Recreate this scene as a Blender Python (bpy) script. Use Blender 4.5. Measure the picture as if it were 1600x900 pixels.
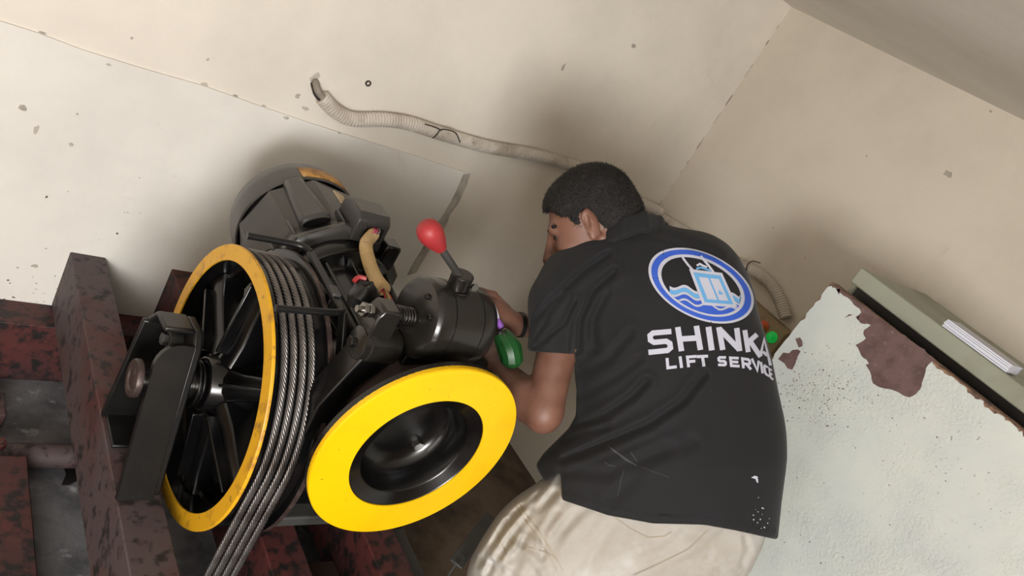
import bpy, bmesh, math, random
import numpy as np
from mathutils import Vector, Matrix
from mathutils.bvhtree import BVHTree
from mathutils.geometry import tessellate_polygon
random.seed(5)
for o in list(bpy.data.objects): bpy.data.objects.remove(o)
SC = bpy.context.scene; COL = SC.collection

# ---------------------------------------------------------------- camera
F = 1220.0; EYE = np.array([0, 0, 1.75])
_p, _r, _a = np.radians([20.7, 31.55, 44.8])
_fh = np.array([np.cos(_a), np.sin(_a), 0]); _rh = np.array([np.sin(_a), -np.cos(_a), 0]); _Z = np.array([0, 0, 1.])
FW = np.cos(_p)*_fh - np.sin(_p)*_Z; _dn = -(np.cos(_p)*_Z + np.sin(_p)*_fh)
EX = np.cos(_r)*_rh - np.sin(_r)*_dn; EY = np.sin(_r)*_rh + np.cos(_r)*_dn
cam = bpy.data.cameras.new('camera'); camo = bpy.data.objects.new('camera', cam); COL.objects.link(camo)
cam.sensor_width = 36; cam.lens = F/1600*36; cam.clip_start = .02
camo.matrix_world = Matrix(((EX[0], -EY[0], -FW[0], EYE[0]), (EX[1], -EY[1], -FW[1], EYE[1]), (EX[2], -EY[2], -FW[2], EYE[2]), (0, 0, 0, 1)))
SC.camera = camo
def ray(px, py): return (px-800)/F*EX + (py-450)/F*EY + FW
def at(px, py, d): return EYE + d*ray(px, py)
def onp(px, py, ax, v):                      # point of the plane x/y/z = v seen at a photo pixel
    R = ray(px, py); return EYE + R*(v-EYE[ax])/R[ax]
def cm(px, py, d): return np.array([(px-800)/F*d, (py-450)/F*d, d])     # metres along the lens axes, used to pose the person
def c2w(q): return EYE + q[..., 0:1]*EX + q[..., 1:2]*EY + q[..., 2:3]*FW
def w2c(w): q = np.asarray(w, float)-EYE; return np.array([q@EX, q@EY, q@FW])

# ---------------------------------------------------------------- light
SC.view_settings.view_transform = 'Standard'; SC.view_settings.look = 'None'; SC.view_settings.gamma = 1
SC.view_settings.exposure = 0.4; SC.view_settings.use_curve_mapping = False
W = bpy.data.worlds.new('sky'); SC.world = W; W.use_nodes = True
W.node_tree.nodes['Background'].inputs[0].default_value = (.75, .87, 1, 1); W.node_tree.nodes['Background'].inputs[1].default_value = .6
XW, YW, ZC = 2.361, 1.9, 2.045               # right wall, left wall, ceiling
XL, YB = -1.5, -1.6                          # walls behind the camera
WIN = (-1.05, .05, .95, 1.9)                 # window in the wall behind the camera: x0 x1 z0 z1
def area(name, loc, sx, sy, power, col, direction):
    l = bpy.data.lights.new(name, 'AREA'); l.shape = 'RECTANGLE'; l.size = sx; l.size_y = sy; l.energy = power; l.color = col
    o = bpy.data.objects.new(name, l); COL.objects.link(o); o.location = loc
    o.rotation_euler = Vector(direction).to_track_quat('-Z', 'Y').to_euler(); return o
area('window_daylight', ((WIN[0]+WIN[1])/2, YB-.12, (WIN[2]+WIN[3])/2), 1.06, .92, 84, (1, .985, .965), (0, 1, 0))
area('doorway_daylight', (XL-.12, -.55, 1.0), .8, 1.9, 13, (1, .93, .82), (1, 0, 0))

# ---------------------------------------------------------------- materials
def lin(c): return tuple(((v/255)/12.92 if v/255 <= .04045 else ((v/255+.055)/1.055)**2.4) for v in c)
class Nd:
    def __init__(s, name):
        s.m = bpy.data.materials.new(name); s.m.use_nodes = True; s.t = s.m.node_tree; s.n = s.t.nodes
        s.b = s.n['Principled BSDF']; s.co = s.n.new('ShaderNodeTexCoord')
    def l(s, a, b): s.t.links.new(a, b)
    def noise(s, scale, detail=6, rough=.6, stretch=None, dist=0):
        n = s.n.new('ShaderNodeTexNoise'); n.inputs['Scale'].default_value = scale; n.inputs['Detail'].default_value = detail
        n.inputs['Roughness'].default_value = rough; n.inputs['Distortion'].default_value = dist
        if stretch:
            mp = s.n.new('ShaderNodeMapping'); mp.inputs['Scale'].default_value = stretch; s.l(s.co.outputs['Object'], mp.inputs[0]); s.l(mp.outputs[0], n.inputs['Vector'])
        else: s.l(s.co.outputs['Object'], n.inputs['Vector'])
        return n.outputs['Fac']
    def ramp(s, fac, lo, hi):
        r = s.n.new('ShaderNodeMapRange'); r.inputs[1].default_value = lo; r.inputs[2].default_value = hi; s.l(fac, r.inputs[0]); return r.outputs[0]
    def mul(s, a, b):
        r = s.n.new('ShaderNodeMath'); r.operation = 'MULTIPLY'; s.l(a, r.inputs[0])
        if isinstance(b, (int, float)): r.inputs[1].default_value = b
        else: s.l(b, r.inputs[1])
        return r.outputs[0]
    def mix(s, fac, a, b):
        m = s.n.new('ShaderNodeMix'); m.data_type = 'RGBA'
        for sock, v in ((m.inputs[0], fac), (m.inputs[6], a), (m.inputs[7], b)):
            if hasattr(v, 'node'): s.l(v, sock)
            elif isinstance(v, tuple): sock.default_value = (*v, 1)
            else: sock.default_value = v
        return m.outputs[2]
    def bump(s, h, strength, dist=.002):
        b = s.n.new('ShaderNodeBump'); b.inputs['Strength'].default_value = strength; b.inputs['Distance'].default_value = dist; s.l(h, b.inputs['Height'])
        if s.b.inputs['Normal'].links: s.l(s.b.inputs['Normal'].links[0].from_socket, b.inputs['Normal'])
        s.l(b.outputs[0], s.b.inputs['Normal'])
    def col(s, v):
        if isinstance(v, tuple): s.b.inputs['Base Color'].default_value = (*v, 1)
        else: s.l(v, s.b.inputs['Base Color'])
def mat(name, c, rough=.5, metal=0, layers=(), bump=None, coat=0, sheen=0):
    """layers: (colour, noise scale, lo, hi[, stretch])  worn or dirty patches"""
    k = Nd(name); cur = lin(c)
    for L in layers:
        fac = k.ramp(k.noise(L[1], stretch=L[4] if len(L) > 4 else None), L[2], L[3]); cur = k.mix(fac, cur, lin(L[0]))
    k.col(cur); k.b.inputs['Roughness'].default_value = rough; k.b.inputs['Metallic'].default_value = metal
    k.b.inputs['Coat Weight'].default_value = coat; k.b.inputs['Coat Roughness'].default_value = .12
    if sheen: k.b.inputs['Sheen Weight'].default_value = sheen
    if bump: k.bump(k.noise(bump[0], detail=4), bump[1], bump[2] if len(bump) > 2 else .002)
    return k.m
def wall_mat(name, c, smudge, dirt, seed, amt=.75):
    k = Nd(name); cur = k.mix(k.mul(k.ramp(k.noise(2.0+seed, 6, .6), .42, .68), amt), lin(c), lin(smudge))
    cur = k.mix(k.mul(k.ramp(k.noise(3.1+seed, 8, .7, dist=.6), .63, .74), .35), cur, lin(dirt))
    cur = k.mix(k.mul(k.ramp(k.noise(11, 8, .75, stretch=(1, 1, 2.4)), .70, .74), .5), cur, lin((150, 125, 105)))
    k.col(cur); k.b.inputs['Roughness'].default_value = .75
    k.bump(k.noise(9, 5), .25, .008); k.bump(k.noise(140, 3), .12, .002); return k.m
MT = {}
MT['wall'] = wall_mat('cream_wall_paint', (228, 221, 209), (208, 201, 190), (186, 160, 135), 0)
MT['wall2'] = wall_mat('cream_wall_paint_right', (222, 214, 200), (208, 200, 186), (190, 168, 142), .7)
MT['panel'] = wall_mat('pale_grey_white_paint', (224, 221, 214), (208, 204, 198), (170, 140, 125), .3)
MT['ceil'] = wall_mat('ceiling_paint', (228, 223, 214), (214, 208, 198), (180, 168, 150), .5)
MT['unseen_wall'] = wall_mat('tan_bounce_wall_paint', (156, 122, 78), (134, 104, 66), (120, 104, 86), .2)  # unseen walls, made tan to cut and warm the bounced light
MT['cement'] = mat('bare_cement', (182, 175, 164), .9, layers=[((150, 143, 134), 30, .45, .65)], bump=(60, .3))
MT['conc'] = mat('grey_concrete', (102, 102, 105), .9, layers=[((72, 72, 76), 9, .42, .62), ((150, 152, 156), 22, .6, .75)], bump=(45, .6, .004))
MT['floor'] = mat('dusty_floor', (118, 102, 86), .85, layers=[((70, 60, 54), 5, .4, .65)], bump=(50, .4))
MT['black'] = mat('glossy_black_paint', (9, 9, 10), .24, layers=[((20, 18, 16), 14, .5, .75)], bump=(35, .05), coat=.15)
MT['black2'] = mat('dull_black_paint', (17, 17, 17), .36, layers=[((32, 29, 26), 10, .5, .8), ((120, 116, 110), 150, .70, .74)], bump=(60, .12))
MT['motor'] = mat('dark_grey_motor_paint', (64, 62, 60), .36, layers=[((52, 51, 50), 6, .45, .7)], bump=(90, .05), coat=.15)
MT['magnet'] = mat('olive_black_enamel', (34, 32, 28), .27, layers=[((24, 23, 21), 5, .4, .7), ((70, 60, 44), 40, .72, .8)], bump=(70, .06), coat=.2)
MT['yellow'] = mat('yellow_paint', (238, 190, 0), .36, layers=[((228, 176, 2), 6, .5, .75), ((90, 70, 16), 85, .68, .72)], bump=(60, .06))
MT['yellow2'] = mat('worn_yellow_paint', (214, 160, 24), .45, layers=[((150, 104, 40), 22, .52, .68), ((92, 66, 52), 40, .6, .72)], bump=(60, .12))
MT['rust_rim'] = mat('brown_worn_rim', (62, 50, 48), .42, .3, layers=[((96, 80, 74), 40, .5, .7)])
MT['rope'] = mat('greasy_wire_rope', (132, 128, 126), .34, .8, layers=[((80, 74, 70), 14, .45, .7)])
MT['red'] = mat('red_oxide_paint', (84, 38, 35), .6, layers=[((58, 37, 37), 3, .4, .65), ((24, 20, 20), 34, .48, .60), ((76, 64, 64), 5, .62, .8)], bump=(45, .25))
MT['redsheet'] = mat('dusty_red_oxide', (76, 64, 64), .65, layers=[((76, 38, 36), 3, .48, .66), ((30, 25, 25), 34, .52, .64)], bump=(45, .2))
MT['brownsteel'] = mat('dark_brown_steel', (58, 44, 38), .55, layers=[((36, 31, 30), 8, .45, .65)], bump=(45, .2))
MT['greysteel'] = mat('dark_grey_steel', (66, 66, 64), .5, layers=[((46, 45, 44), 9, .45, .65)], bump=(50, .2))
MT['steel'] = mat('bright_steel', (150, 148, 145), .25, 1)
MT['darksteel'] = mat('oily_dark_steel', (70, 68, 66), .25, .9)
MT['knob'] = mat('red_plastic', (158, 42, 46), .5, layers=[((146, 46, 48), 12, .5, .7)])
MT['plate'] = mat('orange_brown_nameplate', (176, 130, 66), .5, layers=[((140, 98, 50), 60, .5, .6), ((206, 176, 126), 18, .6, .75)])
MT['sticker'] = mat('faded_paper_sticker', (196, 178, 148), .8, layers=[((170, 146, 110), 60, .55, .65)])
MT['flex'] = mat('beige_plastic_conduit', (200, 172, 122), .5, layers=[((150, 122, 82), 18, .55, .75)])
MT['pvc'] = mat('grey_white_conduit', (204, 196, 186), .5, layers=[((158, 146, 132), 7, .48, .7), ((120, 108, 94), 16, .62, .75)])
MT['cable'] = mat('grey_cable', (136, 128, 118), .6, layers=[((96, 88, 80), 40, .5, .7)])
MT['wire_pink'] = mat('pink_wire', (190, 44, 96), .4); MT['wire_red'] = mat('red_wire', (150, 40, 42), .4)
MT['wire_green'] = mat('yellow_green_wire', (110, 120, 50), .45); MT['tie'] = mat('thin_tie_wire', (58, 52, 48), .5, .4)
MT['tape'] = mat('black_tape', (20, 20, 20), .32, bump=(60, .5, .004))
MT['boxpaint'] = mat('beige_box_paint', (160, 140, 108), .5, layers=[((134, 116, 90), 8, .5, .7)])
MT['cabinet'] = mat('grey_green_enamel', (158, 162, 146), .5, layers=[((140, 140, 122), 6, .45, .7), ((120, 104, 84), 60, .7, .74)])
MT['paper'] = mat('white_paper', (222, 224, 236), .8, layers=[((150, 168, 220), 14, .5, .62, (1, .3, 1))])
MT['bare'] = mat('bare_brown_board', (112, 88, 86), .75, layers=[((92, 70, 68), 24, .45, .65), ((134, 108, 100), 60, .6, .7)], bump=(80, .4))
MT['edge'] = mat('weathered_board_edge', (150, 118, 96), .8, layers=[((96, 74, 66), 40, .45, .6)], bump=(90, .4))
MT['green_plastic'] = mat('green_plastic', (30, 84, 38), .38, layers=[((22, 70, 34), 12, .5, .7)])
MT['purple'] = mat('purple_plastic', (150, 96, 196), .4)
MT['skin'] = mat('brown_skin', (122, 85, 70), .5, layers=[((94, 61, 49), 9, .45, .7), ((124, 88, 73), 30, .55, .8)], bump=(220, .12, .001))
MT['skin'].node_tree.nodes['Principled BSDF'].inputs['Subsurface Weight'].default_value = .06
MT['skin'].node_tree.nodes['Principled BSDF'].inputs['Subsurface Radius'].default_value = (.01, .004, .002)
MT['hair'] = mat('short_black_hair', (15, 13, 13), .62, layers=[((46, 38, 35), 55, .52, .75, (1, 1, .35))], bump=(260, .9, .004))
MT['eye'] = mat('eye_white', (60, 50, 46), .25); MT['iris'] = mat('dark_iris', (20, 12, 10), .15)
MT['shirt'] = mat('black_cotton_pique', (11, 11, 13), .85, layers=[((16, 17, 22), 5, .4, .7)], bump=(900, .25, .001), sheen=.06)
MT['pants'] = mat('stone_cotton_twill', (176, 172, 165), .85, layers=[((156, 150, 140), 5, .45, .7), ((188, 187, 185), 9, .5, .7)], bump=(24, .35, .006))
MT['stitch'] = mat('brown_thread', (166, 154, 134), .8)
MT['print_white'] = mat('white_print', (182, 184, 198), .7); MT['print_blue'] = mat('blue_print', (44, 84, 186), .7); MT['print_sky'] = mat('light_blue_print', (96, 158, 208), .7); MT['print_black'] = mat('black_print', (22, 22, 26), .8)
MT['chalk'] = mat('grey_dust_mark', (62, 62, 66), .9); MT['shoe'] = mat('dark_shoe_leather', (40, 34, 30), .6)
MT['orange'] = mat('orange_lens', (206, 92, 48), .3)
MT['band'] = mat('black_band', (10, 10, 11), .5)
k = Nd('lit_green_lens'); k.col(lin((10, 120, 40))); k.b.inputs['Roughness'].default_value = .2; k.b.inputs['Emission Color'].default_value = (.01, .6, .08, 1); k.b.inputs['Emission Strength'].default_value = .25; MT['green_lamp'] = k.m
# chipped white board paint: real flakes are geometry, fine chips are texture with bump
k = Nd('white_flaking_paint'); cur = k.mix(k.ramp(k.noise(5, 6), .4, .7), lin((214, 220, 214)), lin((203, 210, 210)))
cur = k.mix(k.mul(k.ramp(k.noise(2.3, 6), .62, .8), .4), cur, lin((206, 186, 160)))
chip = k.mul(k.ramp(k.noise(110, 3, .55), .66, .68), k.ramp(k.noise(2.6, 3), .54, .64)); cur = k.mix(chip, cur, lin((96, 90, 88)))
k.col(cur); k.b.inputs['Roughness'].default_value = .6
k.bump(k.mul(k.ramp(k.noise(120, 5, .65), .40, .66), k.ramp(k.noise(3.4, 4), .44, .66)), .5, .004); k.bump(k.noise(9, 4), .18, .006); MT['flake'] = k.m

# ---------------------------------------------------------------- mesh helpers
class MB:
    def __init__(s): s.v = []; s.f = []
    def add(s, v, f):
        o = len(s.v); s.v += [tuple(map(float, p)) for p in v]; s.f += [tuple(i+o for i in q) for q in f]; return s
    def box(s, x0, x1, y0, y1, z0, z1):
        v = [(x, y, z) for x in (x0, x1) for y in (y0, y1) for z in (z0, z1)]
        return s.add(v, [(0, 1, 3, 2), (4, 6, 7, 5), (0, 4, 5, 1), (2, 3, 7, 6), (0, 2, 6, 4), (1, 5, 7, 3)])
    def prism(s, poly, ax, a, b):                   # poly in the two other axes (in order), extruded along ax
        def P(p, h): q = list(p); q.insert(ax, h); return q
        n = len(poly); v = [P(p, a) for p in poly]+[P(p, b) for p in poly]
        return s.add(v, [tuple(range(n)), tuple(range(2*n-1, n-1, -1))]+[(i, i+n, (i+1) % n+n, (i+1) % n) for i in range(n)])
    def lathe(s, prof, c, ax, n=48, closed=False, a0=0, a1=2*math.pi):       # prof (r, h) with h relative to c along ax
        full = abs(a1-a0-2*math.pi) < 1e-6; m = n if full else n+1; v = []; k_ = len(prof)
        i, j = [q for q in range(3) if q != ax]
        for t in range(m):
            a = a0+(a1-a0)*t/n
            for r, h in prof:
                p = [0, 0, 0]; p[ax] = c[ax]+h; p[i] = c[i]+r*math.cos(a); p[j] = c[j]+r*math.sin(a); v.append(p)
        f = []
        for t in range(n):
            t2 = (t+1) % m
            for q in range(k_ if closed else k_-1): f.append((t*k_+q, t2*k_+q, t2*k_+(q+1) % k_, t*k_+(q+1) % k_))
        return s.add(v, f)
    def cyl(s, a, b, r, n=20, r2=None):
        a = Vector(a); b = Vector(b); d = (b-a).normalized(); u = d.orthogonal().normalized(); w = d.cross(u); r2 = r if r2 is None else r2
        v = []
        for t in range(n):
            q = u*math.cos(2*math.pi*t/n)+w*math.sin(2*math.pi*t/n); v += [a+q*r, b+q*r2]
        return s.add(v, [(2*t, 2*((t+1) % n), 2*((t+1) % n)+1, 2*t+1) for t in range(n)]+[tuple(2*t for t in range(n))[::-1], tuple(2*t+1 for t in range(n))])
    def tube(s, pts, rad, n=12, cap=True):
        P = [Vector(p) for p in pts]; R = rad if callable(rad) else (lambda i: rad); v = []; u = None
        for i, p in enumerate(P):
            d = (P[min(i+1, len(P)-1)]-P[max(i-1, 0)]).normalized()
            u = d.orthogonal().normalized() if u is None else (u-d*u.dot(d)).normalized(); w = d.cross(u)
            v += [p+(u*math.cos(2*math.pi*t/n)+w*math.sin(2*math.pi*t/n))*R(i) for t in range(n)]
        f = [(i*n+t, i*n+(t+1) % n, (i+1)*n+(t+1) % n, (i+1)*n+t) for i in range(len(P)-1) for t in range(n)]
        if cap: f += [tuple(range(n))[::-1], tuple((len(P)-1)*n+t for t in range(n))]
        return s.add(v, f)
    def bar(s, a, b, w, h, up=(0, 0, 1)):           # rectangular bar from a to b
        a = Vector(a); b = Vector(b); d = (b-a).normalized(); x = d.cross(Vector(up)).normalized(); y = x.cross(d)
        v = [q+x*sx*w/2+y*sy*h/2 for q in (a, b) for sx, sy in ((-1, -1), (1, -1), (1, 1), (-1, 1))]
        return s.add(v, [(0, 1, 2, 3), (7, 6, 5, 4)]+[(i, i+4, (i+1) % 4+4, (i+1) % 4) for i in range(4)])
    def hexa(s, a, b, r): return s.cyl(a, b, r, 6)
    def build(s, name, m, parent=None, bevel=0, smooth=True, ang=38, solid=0):
        me = bpy.data.meshes.new(name); me.from_pydata(s.v, [], s.f); me.update()
        bm = bmesh.new(); bm.from_mesh(me); bmesh.ops.remove_doubles(bm, verts=bm.verts, dist=1e-6); bmesh.ops.recalc_face_normals(bm, faces=bm.faces); bm.to_mesh(me); bm.free()
        return finish(name, me, m, parent, bevel, smooth, ang)
ROOT = {}
def finish(name, me, m, parent=None, bevel=0, smooth=True, ang=38):
    if smooth:
        me.shade_smooth(); me.set_sharp_from_angle(angle=math.radians(ang))
    me.materials.append(MT[m]); o = bpy.data.objects.new(name, me); COL.objects.link(o)
    if parent:
        L = ROOT[parent.name]; me.transform(Matrix.Translation(-L)); o.parent = parent; ROOT[o.name] = L
    else:
        v = np.array([q.co for q in me.vertices]); L = Vector((*((v.max(0)+v.min(0))/2)[:2], v[:, 2].min()))
        me.transform(Matrix.Translation(-L)); o.location = L; ROOT[o.name] = L
    if bevel:
        b = o.modifiers.new('edge', 'BEVEL'); b.width = bevel; b.segments = 2; b.limit_method = 'ANGLE'; b.angle_limit = math.radians(40); b.harden_normals = False
    return o
def thing(name, loc, label, cat, group=None):
    o = bpy.data.objects.new(name, None); COL.objects.link(o); o.location = loc; ROOT[o.name] = Vector(loc); o.empty_display_size = .05
    return tag(o, label, cat, group)
def tag(o, label=None, cat=None, group=None, kind=None):
    for kk, v in (('label', label), ('category', cat), ('group', group), ('kind', kind)):
        if v: o[kk] = v
    return o
def smooth_path(P, step):
    P = [np.asarray(p, float) for p in P]; Q = [2*P[0]-P[1]]+P+[2*P[-1]-P[-2]]; D = []
    for i in range(1, len(Q)-2):
        for t in np.linspace(0, 1, 40, endpoint=False):
            a, b, c, d = Q[i-1:i+3]; D.append(.5*((2*b)+(c-a)*t+(2*a-5*b+4*c-d)*t*t+(3*b-a-3*c+d)*t**3))
    D.append(P[-1]); D = np.array(D); L = np.r_[0, np.cumsum(np.linalg.norm(np.diff(D, axis=0), axis=1))]
    n = max(2, int(L[-1]/step)+1); s = np.linspace(0, L[-1], n); return np.stack([np.interp(s, L, D[:, i]) for i in range(3)], 1)
def corrugated(P, r, step=.0021, amp=.0016, n=14):
    Q = smooth_path(P, step); return MB().tube(Q, lambda i: r+(amp if i % 4 in (1, 2) else -amp), n)
def wire(P, r=.0016, n=6, step=.006): return MB().tube(smooth_path(P, step), r, n)
def flat(poly3, nrm, th):                          # thin slab with an outline of 3-D points on a plane
    nrm = Vector(nrm); n = len(poly3); v = [Vector(p) for p in poly3]+[Vector(p)+nrm*th for p in poly3]
    tri = tessellate_polygon([[Vector(p) for p in poly3]])
    m = MB(); m.add(v, [tuple(t) for t in tri]+[tuple(q+n for q in t)[::-1] for t in tri]+[(i, (i+1) % n, (i+1) % n+n, i+n) for i in range(n)]); return m

# ================================================================ the room
def struct(o): o['kind'] = 'structure'; return o
wl = struct(MB().box(XL-.1, XW+.1, YW, YW+.1, -.05, ZC+.1).build('wall_left', 'wall'))
wr = struct(MB().box(XW, XW+.1, YB, YW, -.05, ZC+.1).build('wall_right', 'wall2'))
fl = struct(MB().box(XL-.1, XW+.1, YB-.1, YW+.1, -.1, 0).build('floor', 'floor'))
ce = struct(MB().box(XL-.1, XW, YB-.1, YW, ZC, ZC+.1).build('ceiling', 'ceil'))
m = MB(); x0, x1, z0, z1 = WIN
m.box(XL-.1, x0, YB-.1, YB, 0, ZC); m.box(x1, XW, YB-.1, YB, 0, ZC); m.box(x0, x1, YB-.1, YB, 0, z0); m.box(x0, x1, YB-.1, YB, z1, ZC)
struct(m.build('wall_back', 'unseen_wall'))
wf = struct(MB().box(x0-.04, x1+.04, YB, YB+.02, z1, z1+.04).box(x0-.04, x1+.04, YB, YB+.03, z0-.04, z0).box(x0-.04, x0, YB, YB+.02, z0, z1).box(x1, x1+.04, YB, YB+.02, z0, z1).build('window_1', 'greysteel'))
m = MB(); m.box(XL-.1, XL, YB, -.95, 0, ZC); m.box(XL-.1, XL, -.15, YW, 0, ZC); m.box(XL-.1, XL, -.95, -.15, 1.95, ZC)
struct(m.build('wall_side', 'unseen_wall'))
struct(MB().box(XL, XL+.02, -1.0, -.95, 0, 2.0).box(XL, XL+.02, -.15, -.1, 0, 2.0).box(XL, XL+.02, -.95, -.15, 1.95, 2.0).build('door_1', 'greysteel'))
# raised plaster panel on the left wall, its raw cement strip, chips and marks
px_ = [(-60, 14), (60, 52), (130, 76), (220, 104), (318, 134), (400, 163), (470, 187), (560, 215), (640, 240), (735, 271)]
top = [onp(*q, 1, YW) for q in px_]; rng = random.Random(2)
low = [onp(718, 300, 1, YW), onp(690, 345, 1, YW), onp(660, 395, 1, YW), onp(640, 428, 1, YW), onp(615, 470, 1, YW)]
pts = [(p[0], YW-.0005, p[2]+rng.uniform(-.002, .002)) for p in top]+[(p[0], YW-.0005, p[2]) for p in low]+[(1.42, YW-.0005, .3), (.15, YW-.0005, .3)]
tp = tag(struct(flat(pts, (0, -1, 0), .005).build('trim_1', 'panel', ang=30)), 'raised pale plaster panel on the left wall')
strip = [(735, 271), (728, 292), (716, 318), (704, 334), (697, 352), (680, 376), (660, 408), (650, 426), (636, 430), (644, 414), (658, 392), (668, 374), (680, 354), (692, 336), (704, 316), (714, 296), (724, 272)]
flat([onp(*q, 1, YW-.0058) for q in strip], (0, -1, 0), .0012).build('cement_strip', 'cement', tp)
def chip(q, r, parent, mt, ax, pl, nrm, sq=1.0, n=9):
    c = onp(*q, ax, pl); rg = random.Random(int(q[0]*7+q[1])); pts = []
    for i in range(n):
        a = 2*math.pi*i/n; rr = r*rg.uniform(.55, 1.2); p = list(c); i_, j_ = [x for x in range(3) if x != ax]
        p[i_] += rr*math.cos(a); p[j_] += rr*sq*math.sin(a); pts.append(p)
    return flat(pts, nrm, .0008).build('paint_chip', mt, parent)
for q, r, s in (((35, 169), .011, .7), ((57, 202), .006, 2.0), ((111, 226), .007, .8), ((55, 416), .010, .6), ((447, 184), .008, .6), ((170, 101), .006, .5), ((66, 52), .008, .35), ((121, 178), .004, .7), ((205, 60), .004, .6), ((368, 150), .009, .3), ((412, 166), .007, .35), ((530, 208), .006, .4)):
    chip(q, r, tp, 'cement', 1, YW-.0056, (0, -1, 0), s)
for q, r, s in (((320, 132), .010, .5), ((478, 170), .012, .6), ((465, 150), .007, 1.2), ((325, 93), .004, 1), ((880, 105), .006, 2.2), ((990, 72), .012, .5), ((492, 122), .014, 1.2)):
    chip(q, r, wl, 'cement', 1, YW-.0002, (0, -1, 0), s)
rg = random.Random(21)
for i in range(30):
    q = (rg.uniform(2, 112), 472-abs(rg.gauss(0, 16))) if i < 20 else (rg.uniform(60, 240), rg.uniform(250, 420)); chip(q, rg.uniform(.0015, .0035), tp, 'cement' if i % 3 else 'bare', 1, YW-.0056, (0, -1, 0), rg.uniform(.4, 1.2), 6)
c = onp(575, 130, 1, YW)
MB().lathe([(.0085, 0), (.0085, -.003), (.0045, -.003), (.0045, .0)], c, 1, 20).build('wall_plug', 'rust_rim', wl)
# hairline joint of the two walls: broken plaster crumbs along the corner
rg = random.Random(9)
for i in range(13):
    z = 1.22+.06*i+rg.uniform(-.03, .03); h = rg.uniform(.01, .05)
    MB().box(XW-.0018, XW-.0003, YW-.0018, YW-.0003, z, z+h).build('paint_chip', 'cement' if rg.random() < .6 else 'bare', wr)
for q, r, s in (((1548, 174), .006, .6), ((1481, 272), .014, .7), ((1354, 244), .003, 1), ((1208, 356), .004, .5), ((1258, 403), .003, .8)):
    chip(q, r, wr, 'cement', 0, XW-.0002, (-1, 0, 0), s)

# ================================================================ plinth and steel beams
def cbox(name, mt, dims, bev=.004, **kw): return MB().box(*dims).build(name, mt, bevel=bev, **kw)
pl = MB(); ZP = .22
pl.box(-.5, .585, .35, 1.895, 0, ZP); pl.box(.585, .72, .35, .84, 0, ZP); pl.box(.585, .72, 1.50, 1.895, 0, ZP); pl.box(.72, 1.135, .35, 1.895, 0, ZP)
plo = tag(pl.build('concrete_plinth', 'conc', bevel=.01), 'rough grey concrete plinth under the steel beams', 'plinth')
def channel_y(x0, x1, y0, y1, z0, z1, t=.012, back=True):       # steel channel along Y: web on the -X side, flanges to +X
    pr = [(x0, z0), (x1, z0), (x1, z0+t), (x0+t, z0+t), (x0+t, z1-t), (x1, z1-t), (x1, z1), (x0, z1)]
    return MB().prism(pr, 1, y0, y1)
BZ = .572; LZ = .40
b1 = tag(channel_y(.482, .566, .25, YW-.001, LZ, BZ).build('steel_beam', 'redsheet', bevel=.003), 'dusty red channel beam running into the wall, carrying the bearing bracket', 'beam', 'steel bearer beams')
b2 = tag(channel_y(.735, .816, .25, YW-.001, LZ, BZ).build('steel_beam', 'red', bevel=.003), 'mottled red channel beam just right of the hanging ropes', 'beam', 'steel bearer beams')
b3 = tag(channel_y(.968, 1.05, .25, YW-.001, LZ, BZ).build('steel_beam', 'red', bevel=.003), 'mottled red channel beam under the big yellow flywheel', 'beam', 'steel bearer beams')
def channel_x(x0, x1, y0, y1, z0, z1, t=.012):
    pr = [(y0, z0), (y1, z0), (y1, z0+t), (y0+t, z0+t), (y0+t, z1-t), (y1, z1-t), (y1, z1), (y0, z1)]
    return MB().prism(pr, 0, x0, x1)
tag(channel_x(-.3, 1.14, 1.80, YW-.002, ZP+.001, LZ).build('cross_beam', 'red', bevel=.003), 'red cross channel lying along the foot of the left wall', 'beam')
pb = thing('cross_pipe', (.3, 1.49, ZP), 'round red pipe with a bolt, lying behind the left beam', 'pipe')
MB().cyl((-.3, 1.50, ZP+.030), (.62, 1.50, ZP+.030), .029, 24).build('pipe', 'redsheet', pb)
c = onp(20, 641, 1, 1.50); MB().hexa((c[0], 1.50, .272), (c[0], 1.50, .292), .012).cyl((c[0], 1.50, .292), (c[0], 1.50, .300), .007, 12).build('bolt', 'red', pb, .001)
tag(MB().box(-.3, .40, 1.62, 1.70, ZP+.001, .262).build('steel_strip', 'redsheet', bevel=.003), 'flat dark red steel strip on the concrete behind the pipe', 'steel strip')
tag(channel_y(.30, .425, .35, 1.45, ZP+.001, .30).build('steel_beam', 'red', bevel=.003), 'low red beam in the bottom left corner of the picture', 'beam', 'steel bearer beams')
# broken hole in the concrete beside the pipe
hp = [(95, 705), (108, 692), (119, 700), (121, 730), (120, 752), (108, 758), (96, 758), (103, 742), (98, 725), (88, 715)]
flat([onp(*q, 2, ZP+.0005) for q in hp], (0, 0, 1), .001).build('broken_hole', 'black2', plo)

# ================================================================ the lift machine
WX, WZ = .85, .944                                # worm and motor axis (along Y)
SY, SZ = 1.173, .776                              # rope sheave axis (along X)
tm = thing('traction_machine', (WX, 1.17, BZ), 'black lift machine with grey motor, grooved sheave and yellow flywheel', 'lift machine')
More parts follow.
